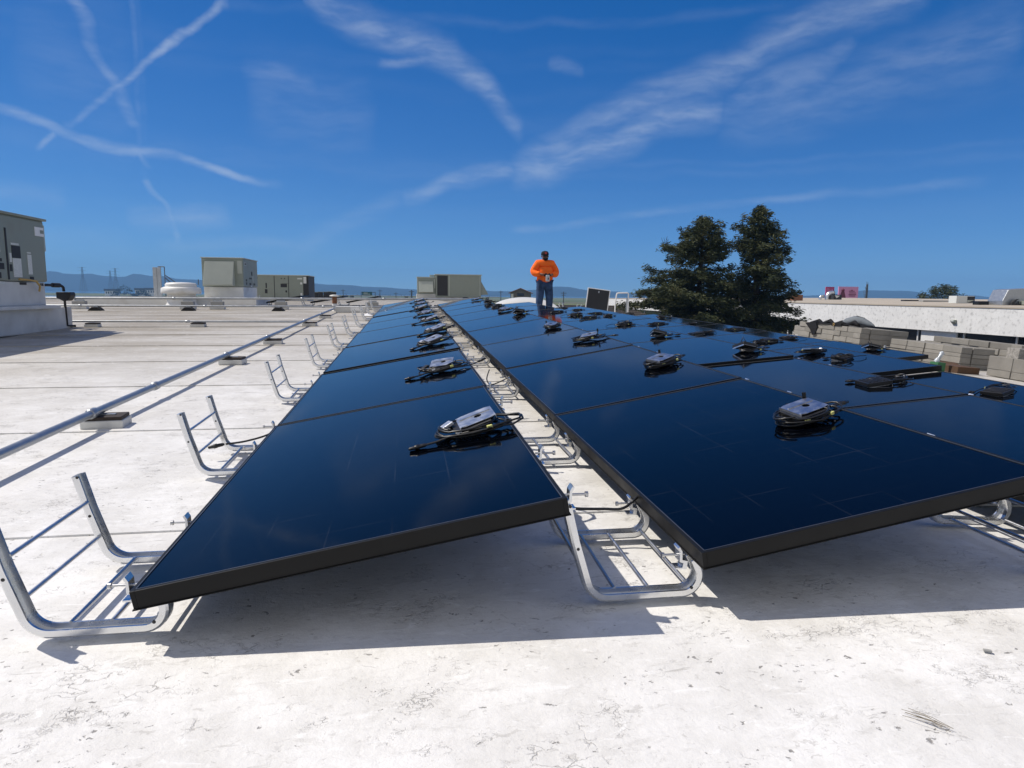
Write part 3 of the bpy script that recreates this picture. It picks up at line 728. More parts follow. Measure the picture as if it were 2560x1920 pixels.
loose('loose_cable', [(-.60, 3.24, .20), (-.66, 3.20, .165), (-.75, 3.16, .145), (-.83, 3.13, .14)], 'thin black cable ending in a plug left of the leftmost row', (-.835, 3.13, .14))
loose('loose_cable', [(.60, 5.0, .26), (.57, 4.9, .20), (.585, 4.75, .18), (.66, 4.68, .22), (.74, 4.66, .27)], 'black cable hanging in the gap beside the third panels')

# ------------------------------------------------------------------ roof furniture: pipes and their sleepers
def pipe_support(x, y, rot, kind, label, group, sc=1.0, base=0.):
    e = empty('pipe_support', roof_M(x, y, rot, base))
    if kind == 'wood':
        b = MB(); b.box(-.15*sc, .15*sc, -.11*sc, .11*sc, 0, .046); b.build('white_wrap', M['dirtyw'], e, bevel=.006)
        b = MB(); b.box(-.135*sc, .14*sc, -.10*sc, .10*sc, .046, .066); b.build('timber', M['wood'], e, bevel=.004)
        b = MB(); b.box(-.05, .05, -.014, .014, .066, .071); b.build('strap', M['pipe'], e)
    elif kind == 'rubber':
        b = MB(); b.prism([(-.15, 0), (.15, 0), (.10, .055), (.06, .085), (-.06, .085), (-.10, .055)], 'y', -.1, .1); b.build('rubber_foot', M['rubber'], e, bevel=.008)
        b = MB(); b.box(-.05, .05, -.03, .03, .085, .105); b.build('strut', M['pipe'], e)
    else:
        b = MB(); b.box(-.17, .17, -.09, .09, 0, .10); b.build('foot', M['dirtyw'], e, bevel=.01)
        b = MB(); b.box(-.14, .14, -.08, .08, .10, .19); b.build('block', M['concrete'], e, bevel=.008)
        b = MB(); b.box(-.10, .10, -.03, .03, .19, .225); b.build('strut', M['pipe'], e)
    tag(e, label, 'pipe support', group)
def pipe(name, pts, r, label, couplings=()):
    e = empty(name, Matrix.Translation(pts[0])); o0 = Vector(pts[0]); P = [Vector(p)-o0 for p in pts]
    b = MB(); b.tube(P, r, 12); b.build('pipe_run', M['pipe'], e)
    for t in couplings:
        a, c = P[0], P[-1]; L_ = [(q-p_).length for p_, q in zip(P, P[1:])]; u = t*sum(L_); k_ = 0
        while k_ < len(L_)-1 and u > L_[k_]: u -= L_[k_]; k_ += 1
        d = (P[k_+1]-P[k_]).normalized(); p = P[k_]+d*u
        b = MB(); b.tube([p-d*.035, p-d*.03, p+d*.03, p+d*.035], [r*1.05, r*1.32, r*1.32, r*1.05], 12); b.build('coupling', M['pipe'], e)
    return tag(e, label, 'pipe')
px_ = -1.70
gp = [(px_+.07, -1.0), (px_+.05, 1.0), (px_+.015, 4.0), (px_-.0, 8.0), (px_-.02, 12.0), (px_, 16.4)]
pipe('gas_pipe', [(x, y, roof_z(x, y)+.090) for x, y in gp], .021, 'long grey conduit running away over sleepers left of the panels', (.277, .330, .435, .545, .72, .84))
for i, (y, s_) in enumerate(((3.90, .70), (6.60, .72), (8.52, .72), (11.62, .74), (13.75, .76), (16.55, .76))):
    lab = 'white wrapped timber sleeper under the long conduit, ' + (ORD[i]+' from the camera' if y > 1 else 'out by the left edge of the photo')
    if y > 1: pipe_support(px_+.05, y, .08*(-1)**i, 'wood', lab, 'sleepers under the long conduit', s_)
pipe('branch_pipe', [(-5.28, 11.4, .335), (-1.75, 11.4, .345)], .016, 'thin dark pipe crossing the roof from the left unit', (.5,))
pipe_support(-4.93, 11.42, 0, 'wood', 'timber sleeper under the thin crossing pipe, in the unit\'s shadow', 'sleepers under the crossing pipe', .66)
pipe_support(-3.36, 11.42, 0, 'wood', 'timber sleeper under the thin crossing pipe, standing in the sun', 'sleepers under the crossing pipe', .72)
pipe('low_pipe', [(-9.5, 16.5, .462), (1.2, 16.5, .50)], .022, 'low pale pipe across the far roof on black rubber feet', (.2, .45, .7))
for x, l in ((-7.03, 'left'), (-5.05, 'middle'), (-3.05, 'right')):
    pipe_support(x, 16.5, 0, 'rubber', f'black rubber pipe foot, {l} one of three under the low pale pipe', 'black rubber feet')
pipe('high_pipe', [(-9.5, 17.3, .618), (1.6, 17.3, .690)], .026, 'upper pale pipe crossing the whole far roof on grey blocks', (.15, .35, .62, .8))
for x, l in ((-7.72, 'leftmost'), (-5.30, 'in front of the mushroom vent'), (-4.62, 'right of the mushroom vent'), (-3.13, 'before the long grey unit'), (-.90, 'beside the leftmost row')):
    pipe_support(x, 17.3, 0, 'block', f'grey block support under the upper pale pipe, {l}', 'grey blocks under the upper pipe')
e = empty('vent_pipe', up_M(-1.78, 16.75)); b = MB(); b.lathe([(.10, 0), (.075, .03), (.062, .05), (.062, .17)], 16); b.build('white_boot', M['white'], e)
b = MB(); b.lathe([(.058, .17), (.058, .34)], 16); b.build('rusty_pipe', M['rust'], e)
b = MB(); b.lathe([(.075, .34), (.115, .345), (.115, .37), (.05, .385)], 16); b.build('cap', M['white'], e)
tag(e, 'short rusty vent pipe with white boot and flat white cap', 'vent pipe')
e = empty('timber_curb', roof_M(-1.35, 16.0)); b = MB(); b.box(-.32, .36, -.12, .12, 0, .14); b.build('curb', M['dirtyw'], e, bevel=.006)
b = MB(); b.box(.02, .30, -.123, -.12, .045, .125); b.build('paper_label', M['tagw'], e)
tag(e, 'low grey curb box with a white paper label near the rusty vent', 'curb')

# ------------------------------------------------------------------ rooftop units
def unit_panels(b, x0, x1, y, z0, z1, n, mi=0):
    pass
# big unit at the left edge of the picture, on a white curb and plinth
e = empty('rooftop_unit', up_M(-5.2, 10.75)); Z0 = roof_z(-5.2, 10.75)
def zz(z): return z-Z0
b = MB(); b.box(-2.1, 0, -3.0, 0, zz(.93), zz(1.80)); b.build('cabinet', M['hvac'], e, bevel=.03)
b = MB(); b.box(-2.13, .03, -3.03, .03, zz(1.795), zz(1.83)); b.build('lid', M['hvac'], e, bevel=.012)
b = MB(); b.box(-2.02, -.03, -2.95, -.04, zz(.60), zz(.925)); b.build('curb', M['dirtyw'], e, bevel=.01)
b = MB(); b.box(-2.4, .10, -3.4, .10, zz(.55), zz(.60)); b.build('flashing', M['dirtyw'], e, bevel=.01)
b = MB(); b.box(-2.6, .0, -3.6, .64, -.02, zz(.565)); b.build('plinth', M['dirtyw'], e, bevel=.02)
b = MB(); b.box(-1.6, -.10, .002, .22, zz(1.38), zz(1.76)); b.build('rear_hood', M['hvac_l'], e, bevel=.01)
for y0, y1, z0, z1, nm, mt in ((-.99, -.955, .95, 1.62, 'panel_seam', 'hvac_d'), (-.86, -.66, 1.24, 1.40, 'dark_plate', 'hvac_d'), (-.87, -.69, 1.41, 1.435, 'sticker', 'label'), (-.855, -.66, .985, 1.235, 'wiring_label', 'label'),
                               (-.50, -.40, 1.03, 1.30, 'warning_label', 'label'), (-.50, -.41, 1.315, 1.335, 'sticker', 'label'), (-.47, -.38, .95, 1.0, 'knockout', 'hvac_d'), (-1.30, -1.10, 1.18, 1.22, 'louvre', 'hvac_d'),
                               (-1.32, -1.06, 1.08, 1.16, 'louvre', 'hvac_d'), (-1.24, -1.14, .965, 1.04, 'knockout', 'hvac_d'), (-1.24, -1.12, 1.30, 1.56, 'wiring_label', 'label'), (-.925, -.875, 1.18, 1.30, 'sticker', 'label'),
                               (-.93, -.88, 1.06, 1.15, 'knockout', 'hvac_d'), (-1.22, -1.02, .885, .925, 'sticker', 'label'), (-.68, -.52, .885, .92, 'knockout', 'hvac_d'), (-.165, -.135, .875, .91, 'knockout', 'hvac_d'), (-.115, -.085, .875, .91, 'knockout', 'hvac_d')):
    b = MB(); b.box(.001 if z0 > .93 else -.029, .006 if z0 > .93 else -.024, y0, y1, zz(z0), zz(z1)); b.build(nm, M[mt], e)
b = MB()    # square white plate with a notch, reading as a letter C
b.prism([(-.26, zz(1.575)), (-.03, zz(1.575)), (-.03, zz(1.615)), (-.13, zz(1.615)), (-.13, zz(1.665)), (-.03, zz(1.665)), (-.03, zz(1.70)), (-.26, zz(1.70))], 'x', .001, .006); b.build('logo_plate', M['tagw'], e)
b = MB(); b.tube([(.01, -.75, zz(.96)), (.03, -.6, zz(.955)), (.05, -.42, zz(.94)), (.05, -.33, zz(.87)), (.02, -.30, zz(.80))], .014, 8); b.build('flexible_conduit', M['tan'], e)
tag(e, 'large grey green rooftop unit on a tall white plinth, cut by the left edge', 'rooftop unit')
e = empty('gas_riser', up_M(-5.17, 11.12)); z0 = roof_z(-5.17, 11.12)
b = MB(); b.tube([(-.10, -.36, .89-z0), (-.04, -.12, .89-z0), (-.035, .0, .885-z0), (-.03, .05, .86-z0), (-.03, .06, .80-z0)], .02, 10); b.tube([(-.03, .06, .72-z0), (-.03, .08, .28-z0), (.0, .26, .265-z0)], .018, 10); b.build('pipe_run', M['hvac_d'], e)
b = MB(); b.prism([(-.11, .79-z0), (.09, .79-z0), (.10, .74-z0), (.05, .66-z0), (-.02, .655-z0), (-.11, .70-z0)], 'y', -.02, .14); b.build('meter_box', M['hvac_d'], e, bevel=.012)
b = MB(); b.tube([(-.06, -.2, .89-z0), (-.03, -.06, .89-z0)], .034, 8); b.build('valve', M['hvac_d'], e)
tag(e, 'dark gas riser with regulator beside the big unit\'s plinth', 'gas pipe')
# white platform with the mushroom vent and the middle unit
e = empty('roof_platform', up_M(-6.9, 20.4)); z0 = roof_z(-6.9, 20.4)
b = MB(); b.box(-2.1, 2.52, 0, 2.0, -.02, .615-z0); b.build('platform', M['white'], e, bevel=.02); tag(e, 'long low white roof platform behind the pale pipes', 'platform')
e = empty('mushroom_vent', Matrix.Translation((-6.32, 20.1, roof_z(-6.3, 20.1))))
b = MB(); b.lathe([(.44, 0), (.40, .06), (.37, .10), (.37, .24), (.40, .27)], 28); b.build('pedestal', M['white'], e)
b = MB(); b.lathe([(.37, .27), (.37, .36)], 28); b.build('neck', M['white'], e)
b = MB(); b.lathe([(.50, .35), (.52, .38), (.51, .50), (.44, .535), (.40, .545)], 32); b.build('hood', M['white'], e)
b = MB(); b.lathe([(.40, .545), (.41, .60), (.37, .65), (.20, .665), (.02, .67)], 32); b.build('dome_cap', M['white'], e)
b = MB(); b.tube([(.46, 0, .60), (.47, .0, .76)], .012, 6); b.build('rod', M['lattice'], e)
tag(e, 'round white mushroom vent on a flared pedestal', 'vent')
e = empty('sheet_metal_post', Matrix.Translation((-7.45, 21.6, .615)))
b = MB(); b.box(-.11, .0, -.03, .03, 0, .90); b.build('post', M['pipe'], e, bevel=.004); b = MB(); b.box(.005, .11, -.025, .035, 0, .90); b.build('post', M['pipe'], e, bevel=.004)
b = MB()
for p, q in (((.02, .05, .92), (.20, .05, .92)), ((.20, .05, .92), (.20, .05, .02)), ((.20, .05, .68), (.62, .05, .36)), ((.20, .05, .60), (.52, .05, .30))): b.tube([p, q], .014, 6)
b.build('brace', M['lattice'], e); tag(e, 'tall grey sheet metal post with bent brace beside the mushroom vent', 'post')
e = empty('rooftop_unit', Matrix.Translation((-4.84, 20.97, .615))); g = lambda z: z-.615
b = MB(); b.box(-1.16, 0, 0, 1.9, g(.96), g(1.79)); b.build('cabinet', M['hvac'], e, bevel=.02)
b = MB(); b.box(-1.18, .02, -.02, 1.92, g(1.785), g(1.815)); b.build('lid', M['hvac_l'], e, bevel=.008)
b = MB(); b.box(-1.13, -.02, .03, 1.85, g(.615), g(.955)); b.build('curb', M['white'], e, bevel=.012)
b = MB(); b.prism([(0, g(1.70)), (-.05, g(1.70)), (-.30, g(1.02)), (-.28, g(.99)), (0, g(.99))], 'x', -1.06, -.24); 
hd = b.build('intake_hood', M['hvac_l'], e, bevel=.01)
b = MB(); b.box(-.16, -.03, -.006, -.001, g(1.35), g(1.72)); b.build('wiring_label', M['hvac_l'], e)
for y0, y1, z0, z1, mt in ((.18, .38, 1.60, 1.68, 'label'), (.2, .34, 1.615, 1.665, 'hvac_d'), (1.02, 1.16, 1.32, 1.44, 'hvac_d'), (.75, 1.05, 1.2, 1.25, 'hvac_d'), (.3, .42, 1.13, 1.19, 'hvac_d'), (.3, .42, 1.03, 1.1, 'hvac_d'), (.75, .95, 1.02, 1.09, 'hvac_d'), (1.3, 1.5, 1.02, 1.08, 'hvac_d'), (.9, 1.1, .97, 1.01, 'label'), (1.2, 1.24, 1.1, 1.3, 'label')):
    x_ = .006 if mt == 'hvac_d' and z1 == 1.665 else .001
    b = MB(); b.box(x_, x_+.005, y0, y1, g(z0), g(z1)); b.build('wall_fitting', M[mt], e)
tag(e, 'boxy grey green rooftop unit with sloped intake hood on a white curb', 'rooftop unit')
# longer unit behind it
e = empty('rooftop_unit', Matrix.Translation((-4.88, 34.5, roof_z(-4.9, 34.5)))); z0 = roof_z(-4.9, 34.5); g = lambda z: z-z0
b = MB(); b.box(-2.55, -.28, 0, 2.2, g(.52), g(1.62)); b.build('cabinet', M['hvac'], e, bevel=.02)
b = MB(); b.box(-2.57, -.0, -.02, 2.2, g(1.615), g(1.655)); b.build('lid', M['hvac_l'], e, bevel=.01)
b = MB(); b.box(-.277, -.02, .02, 2.15, g(.55), g(1.61)); b.build('coil', M['hvac_d'], e)
b = MB(); b.box(-2.5, -.1, .06, 2.1, -.02, g(.515)); b.build('curb', M['dirtyw'], e)
for x0, x1, z0_, z1_, mt in ((-1.66, -1.63, .54, 1.6, 'hvac_d'), (-.99, -.96, .54, 1.6, 'hvac_d'), (-1.35, -1.05, 1.05, 1.22, 'hvac_d'), (-1.33, -1.28, 1.45, 1.5, 'hvac_d'), (-1.18, -1.13, 1.45, 1.5, 'hvac_d'), (-1.3, -1.0, 1.235, 1.245, 'hvac_d'), (-.55, -.32, 1.45, 1.51, 'label'), (-.42, -.32, 1.2, 1.3, 'label'), (-.42, -.33, .6, .78, 'label'), (-2.1, -1.98, .75, .95, 'hvac_d'), (-2.06, -2.0, 1.0, 1.25, 'hvac_d'), (-2.5, -2.42, 1.45, 1.55, 'hvac_d'), (-1.13, -1.05, .8, .9, 'hvac_d')):
    b = MB(); b.box(x0, x1, -.006, -.001, g(z0_), g(z1_)); b.build('wall_fitting', M[mt], e)
b = MB(); b.box(-.26, -.12, -.02, .015, g(1.25), g(1.58)); b.build('side_hood', M['label'], e)
tag(e, 'long low grey green rooftop unit with dark coil end, behind the boxy one', 'rooftop unit')
# far unit behind the panel gap
e = empty('rooftop_unit', Matrix.Translation((1.70, 42.6, roof_z(1.7, 42.6)))); z0 = roof_z(1.7, 42.6); g = lambda z: z-z0
b = MB(); b.box(-.02, 2.86, 0, 2.4, g(.62), g(2.0)); b.build('cabinet', M['hvac'], e, bevel=.015)
b = MB(); b.box(-.06, 2.90, -.04, 2.44, g(1.99), g(2.045)); b.build('lid', M['hvac_l'], e)
b = MB(); b.box(.08, .74, -.010, -.002, g(.70), g(1.95)); b.build('open_bay', M['hvac_d'], e)
b = MB(); b.box(.80, .86, -.02, -.002, g(.66), g(1.97)); b.box(2.76, 2.80, -.02, -.002, g(.63), g(1.97)); b.build('corner_trim', M['hvac_l'], e)
b = MB(); b.box(-1.16, -.03, .1, 2.2, g(.80), g(1.82)); b.build('return_section', M['hvac'], e, bevel=.015)
b = MB(); b.box(-1.19, -.0, .07, 2.2, g(1.81), g(1.86)); b.build('lid', M['hvac_l'], e)
b = MB(); b.prism([(.09, g(1.58)), (.02, g(1.58)), (-.28, g(.92)), (.09, g(.87))], 'x', -1.08, -.18); b.build('intake_hood', M['hvac_l'], e)
b = MB(); b.box(-.12, -.05, .05, .095, g(1.15), g(1.72)); b.build('door_handle', M['hvac_l'], e)
b = MB(); b.prism([(2.86, g(1.62)), (3.34, g(.80)), (2.86, g(.76))], 'y', .1, 2.2); b.build('exhaust_hood', M['hvac'], e)
b = MB(); b.box(-1.2, .0, .1, 2.2, -.02, g(.795)); b.box(.0, 2.86, .1, 2.2, -.02, g(.615)); b.build('curb', M['dirtyw'], e)
b = MB()
for x_ in (-.32, -.2, -.08): b.lathe([(.05, g(1.86)), (.05, g(1.96)), (.07, g(1.97)), (.07, g(2.0))], 10, c=(x_, .5, 0))
b.build('vent_cap', M['hvac_l'], e)
tag(e, 'far grey green rooftop unit with dark open bay and triangular hood', 'rooftop unit')
# condensers in the distance
rg = random.Random(5)
for i, px in enumerate((790, 802, 815, 826, 835)):
    p = sight(px, 740, 57); e = empty('condenser', Matrix.Translation((p.x, p.y, roof_z(p.x, p.y)))); h = rg.uniform(.38, .55)
    b = MB(); b.box(-.2, .2, -.2, .2, 0, .06); b.box(-.18, .18, -.18, .18, .06, h-.04); b.build('casing', M['hvac_d'], e)
    b = MB(); b.box(-.2, .2, -.2, .2, h-.04, h); b.build('top_grille', M['hvac'], e)
    tag(e, f'small dark condenser right of the long unit, {["leftmost", "second from left", "middle", "second from right", "rightmost"][i]} of five', 'condenser', 'small condensers on the far roof')

# second array far left: three panels seen from below with their frames
for i, (x, l) in enumerate(((-4.15, 'left'), (-2.95, 'middle'), (-1.92, 'right'))):
    y = 20.6+.4*i; o = link_copy(panel0)
    t = .19; ex = Vector((math.cos(t), 0, math.sin(t))); ey = Vector((0, 1, 0)); ez = ex.cross(ey); z_ = roof_z(x, y)+.13
    o.matrix_world = Matrix(((ex.x, 0, ez.x, x), (0, 1, 0, y), (ex.z, 0, ez.z, z_), (0, 0, 0, 1)))
    tag(o, f'distant black solar panel behind the pale pipes, {l} one of three', 'solar panel', 'distant panels left of the rows')
    o = link_copy(fr_full); o.matrix_world = roof_M(x, y+.15) @ Matrix.Translation((0, 0, .012))
    tag(o, f'distant silver racking frame under the {l} one of three far panels', 'racking frame', 'distant frames left of the rows')
for i, x in enumerate((4.6, 5.2, 5.85)):
    o = link_copy(fr_full); o.matrix_world = up_M(x, 20.6+.2*i) @ Matrix.Translation((0, 0, .012)) @ Matrix.Scale(1.25, 4)
    tag(o, f'empty racking frame behind the panels right of the person, {ORD[i].replace("nearest", "first")} from the left', 'racking frame', 'empty frames beyond the person')

# skylight, hatch, rail, bag
e = empty('skylight', up_M(3.62, 20.9)); b = MB(); b.box(-1.03, 1.03, -.6, .6, 0, .15); b.build('curb', M['white'], e, bevel=.01)
vs, fs = [], []
nu, nv = 20, 12
for j in range(nv+1):
    for i in range(nu+1):
        u, v = i/nu*2-1, j/nv*2-1
        vs.append((1.0*u, .58*v, .15+.30*((1-u**2)**.62)*((1-v**2)**.62)))
fs = [(j*(nu+1)+i, j*(nu+1)+i+1, (j+1)*(nu+1)+i+1, (j+1)*(nu+1)+i) for j in range(nv) for i in range(nu)]
b = MB(); b.add(vs, fs, 0, True); b.build('dome', M['milky'], e); tag(e, 'milky white domed skylight left of the person', 'skylight')
e = empty('roof_hatch', up_M(6.12, 21.5, -.18)); 
b = MB(); b.box(-.40, .40, -.02, .75, 0, .14); b.build('curb', M['white'], e)
T = Matrix.Translation((0, 0, .10)) @ Matrix.Rotation(R(7), 4, 'Y') @ Matrix.Rotation(R(-8), 4, 'X')
b = MB(); b.box(-.375, .375, -.03, .03, 0, .84, M=T); b.build('lid', M['white_p'], e, bevel=.008)
b = MB(); b.box(-.345, .345, -.036, -.031, .0, .81, M=T); b.build('lid_lining', M['hvac_d'], e)
b = MB(); b.box(-.02, .02, -.05, -.037, .70, .76, M=T); b.build('handle', M['pipe'], e)
tag(e, 'open roof hatch with black lined lid and white rim', 'roof hatch')
p0 = Vector((6.72, 21.35, 0)); z0 = roof_z(6.9, 21.3); e = empty('grab_rail', Matrix.Translation((6.92, 21.3, z0)))
b = MB(); b.tube([(-.20, .02, 0), (-.20, .02, .5), (-.165, .01, .80), (-.15, .01, .84), (-.10, .0, .855), (.19, -.02, .865), (.225, -.03, .84), (.225, -.03, 0)], .022, 10); b.build('hoop', M['white_p'], e)
b = MB(); b.box(.17, .22, -.02, .02, 0, .7); b.build('post', M['pipe'], e); tag(e, 'white hooped grab rail right of the open hatch', 'rail')
e = empty('tool_bag', up_M(6.98, 20.7)); b = MB(); b.lathe([(.17, 0), (.18, .06), (.15, .17), (.09, .23), (.03, .25)], 16); b.build('bag', M['black_c'], e); b = MB(); b.tube([(.08, 0, .2), (.16, 0, .22), (.2, 0, .15)], .012, 6); b.build('strap', M['black_c'], e)
tag(e, 'rounded black tool bag at the foot of the grab rail', 'bag')
# tools beyond the second row
for i, (x, y, r_) in enumerate(((2.0, 24.0, .3), (2.5, 24.2, -.5))):
    e = empty('cordless_drill', up_M(x, y, r_)); b = MB(); b.box(-.05, .05, -.04, .04, 0, .06); b.build('battery', M['blackpl'], e, bevel=.01)
    b = MB(); b.prism([(-.03, .06), (.03, .06), (.045, .2), (-.02, .2)], 'y', -.025, .025); b.build('grip', M['tan' if i == 0 else 'blackpl'], e, bevel=.008)
    b = MB(); b.tube([(-.10, 0, .25), (-.05, 0, .25), (.08, 0, .25), (.10, 0, .25), (.16, 0, .25)], [.035, .045, .045, .025, .018], 10); b.build('body', M['blackpl'], e)
    tag(e, f'black cordless drill on the roof before the far unit, {"left" if i == 0 else "right"} one', 'drill', 'drills on the roof')
p = on_roof(1110, 757); e = empty('hose_bundle', up_M(1.15, 18.9)); b = MB()
for k in range(5): b.tube([(-.45, .05*k-.1, .03+.02*(k % 2)), (0, .05*k-.09, .035+.02*(k % 2)), (.45, .05*k-.11, .03+.02*(k % 2))], .024, 8)
b.build('hose', M['cable'], e); tag(e, 'flat bundle of black hose lying past the end of the gap', 'hose')
e = empty('paper_scrap', up_M(-.85, 14.4)); b = MB(); b.add([(-.10, -.06, .01), (.08, -.07, .012), (.10, .05, .02), (-.02, .08, .06), (-.09, .05, .03), (.0, 0, .05)], [(0, 1, 5), (1, 2, 5), (2, 3, 5), (3, 4, 5), (4, 0, 5)]); b.build('paper', M['tagw'], e); tag(e, 'crumpled white paper scrap left of the leftmost row', 'paper')

# roof litter near the camera
p = on_roof(2325, 1815); e = empty('dry_twigs', roof_M(p.x, p.y, .0)); b = MB(); rg = random.Random(2)
for i in range(9):
    a = rg.uniform(-.16, .16)-.95; l = rg.uniform(.02, .045); x, y = rg.uniform(-.012, .012), rg.uniform(-.01, .01)
    b.tube([(x-l*math.cos(a), y-l*math.sin(a), .010), (x, y, .012+.002*rg.random()), (x+l*.8*math.cos(a+.1), y+l*.8*math.sin(a+.1), .009)], .0005, 4)
b.build('twig', M['straw'], e); tag(e, 'small sheaf of dry straw on the white roof at lower right', 'straw')
p = on_roof(2468, 1634); e = empty('roof_chip', roof_M(p.x, p.y, -.5)); b = MB(); b.box(-.008, .008, -.004, .004, .005, .009); b.build('chip', M['concrete'], e); tag(e, 'tiny dark chip lying on the white roof at right', 'chip')

# ------------------------------------------------------------------ concrete blocks stacked at the right edge
def block_mesh(L_, W_, H_, seed, rough=False):
    b = MB(); q = .004; b.box(0, L_, 0, W_, 0, H_); me_o = b.build('concrete_block', M['blockd' if rough else 'block'], bevel=.006)
    return me_o
BL = {'s': block_mesh(.395, .195, .098, 1), 'h': block_mesh(.195, .195, .098, 2), 'r': block_mesh(.395, .20, .15, 3, True), 't': block_mesh(.395, .195, .058, 4), 'b': block_mesh(.395, .195, .188, 5)}
BLused = set()
def put_block(kind, Mx, label, group):
    o = BL[kind] if kind not in BLused else BL[kind].copy()
    if kind in BLused: COL.objects.link(o)
    BLused.add(kind); o.matrix_world = Mx
    return tag(o, label, 'concrete block', group)
COURSE = ['top', 'second', 'third', 'fourth', 'fifth', 'sixth', 'seventh']
rb = random.Random(21)
def stack(x0, y0, wx, ly, z_bot, heights, nm, skew=0.):
    """blocks on the left (x0) and near (y0) faces of a pile, plus the whole top course"""
    nC = len(heights); z = z_bot
    S = roof_M(x0, y0, skew); S.translation = Vector((x0, y0, 0))
    for ci in range(nC):
        h = heights[ci]; kind = 't' if h < .08 else ('b' if h > .15 else 's'); cn = COURSE[nC-1-ci]
        off = 0 if ci % 2 == 0 else .2
        # left face, running away from the camera
        y = 0.; i = 0
        while y < ly-.1:
            L_ = .2 if (i == 0 and off) or (rb.random() < .3 and kind == 's') else .4
            kk = 'h' if L_ == .2 and kind == 's' else kind
            if L_ == .2 and kind in 'tb': L_ = .4
            jx = rb.uniform(-.016, .012)
            if kk == 'h': Mx = S @ Matrix.Translation((jx, y, z))
            else: Mx = S @ Matrix.Translation((jx+.195, y, z)) @ Matrix.Rotation(math.pi/2, 4, 'Z')
            i += 1
            put_block(kk, Mx @ Matrix.Rotation(rb.uniform(-.012, .012), 4, 'Z'), f'grey block, {cn} course of the {nm}, sunlit side, {ORD[i-1]} along', f'blocks of the {nm}')
            y += L_+.004
        # near face
        x = .2 if not off else .2; i = 0
        while x < wx-.1:
            i += 1; put_block(kind, S @ Matrix.Translation((x+.004, rb.uniform(-.016, .008), z)), f'grey block, {cn} course of the {nm}, shaded end, {["first", "second", "third", "fourth"][i-1]} along', f'blocks of the {nm}')
            x += .4
        if ci == nC-1:
            j = 0; yy = .2
            while yy < ly-.1:
                x = .2
                while x < wx-.1:
                    j += 1; put_block(kind, S @ Matrix.Translation((x+.004, yy+.004, z+rb.uniform(-.002, .0))), f'grey block inside the top of the {nm}, {ORD[int(round(yy/.2))-1].replace("nearest", "first")} back, {["first", "second", "third"][int((x-.2)/.4+.5)]} across', f'blocks of the {nm}')
                    x += .4
                yy += .2
        z += h+.002
zb = roof_z(8.45, 11.5)-.02
stack(8.42, 11.45, .98, 2.0, zb, (.098,)*5, 'tarp topped pile')
zb = roof_z(8.8, 9.4)
stack(8.75, 9.42, .42, 1.55, .105-.10*4-.02, (.06, .06, .098, .06, .098), 'middle pile')
stack(9.55, 9.15, .60, 1.75, .02-.3, (.098,)*4, 'pile behind')
stack(8.35, 7.30, .62, 1.30, -.29, (.098, .188), 'right edge pile')
S = roof_M(8.9, 8.75, 0); S.translation = Vector((8.42, 8.10, .004))
put_block('r', S, 'rough faced concrete block lying on top of the right edge pile', 'blocks of the right edge pile')
# cloths on the tall pile
def cloth(name, prof, x0, x1, mat, parent, seed):
    """strip following a profile in y-z, wrinkled"""
    n = 14; vs = []
    for i in range(n+1):
        x = x0+(x1-x0)*i/n
        for j, (y, z) in enumerate(prof):
            w = .022*noise.noise(Vector((x*7, y*6, seed)))
            vs.append((x+.02*noise.noise(Vector((y*5, z*5, seed+4))), y, z+abs(w)))
    m_ = len(prof); fs = [(i*m_+j, i*m_+j+1, (i+1)*m_+j+1, (i+1)*m_+j) for i in range(n) for j in range(m_-1)]
    b = MB(); b.add(vs, fs, 0, True); o = b.build(name, mat, parent)
    s_ = o.modifiers.new('solid', 'SOLIDIFY'); s_.thickness = .012
    return o
zt = zb = roof_z(8.45, 11.5)-.02+.5
e = empty('black_jacket', Matrix.Translation((8.42, 11.6, zt)))
b = MB()
vs = [(-.02, 1.58, .015), (.25, 1.62, .02), (.30, 1.30, .05), (.0, 1.22, .045), (.32, .9, .06), (-.01, .95, .04), (.35, .35, .05), (.03, .30, .05), (.4, -.02, .03), (.12, -.05, .02)]
b.add(vs, [(0, 1, 2, 3), (3, 2, 4, 5), (5, 4, 6, 7), (7, 6, 8, 9)])
for q in range(4):
    y0, y1 = 1.5-.38*q, 1.5-.38*q-.34
    b.tube([(.06, y0, .03), (.12, (y0+y1)/2, .075+.015*(q % 2)), (.08, y1, .035)], [.03, .045, .03], 8)
o = b.build('jacket_body', M['black_c'], e); s_ = o.modifiers.new('solid', 'SOLIDIFY'); s_.thickness = .02
b = MB(); b.add([(-.016, 1.62, .03), (-.016, 1.24, .05), (-.022, 1.18, -.05), (-.022, 1.24, -.20), (-.022, 1.34, -.22), (-.024, 1.42, -.10)], [(0, 1, 2, 5), (5, 2, 3, 4)]); o = b.build('hanging_sleeve', M['black_c'], e); s_ = o.modifiers.new('solid', 'SOLIDIFY'); s_.thickness = .02
tag(e, 'black jacket spread over the tall block pile, one sleeve hanging down', 'jacket')
e = empty('grey_bag', Matrix.Translation((8.62, 11.78, zt)))
b = MB(); b.tube([(-.08, .42, .05), (-.04, .30, .09), (.02, .15, .12), (.08, .0, .10), (.14, -.14, .05), (.18, -.2, .03)], [.03, .075, .095, .085, .055, .02], 12); b.build('bag', M['grey_c'], e)
b = MB(); b.tube([(-.02, .25, .16), (.04, .12, .205), (.1, -.02, .17)], .014, 6); b.build('handle', M['black_c'], e)
tag(e, 'slumped grey bag on top of the tall block pile', 'bag')
e = empty('tool_pouch', Matrix.Translation((8.415, 12.18, zt+.005))); b = MB(); b.box(0, .12, -.16, .16, 0, .06); b.build('pouch', M['black_c'], e, bevel=.01)
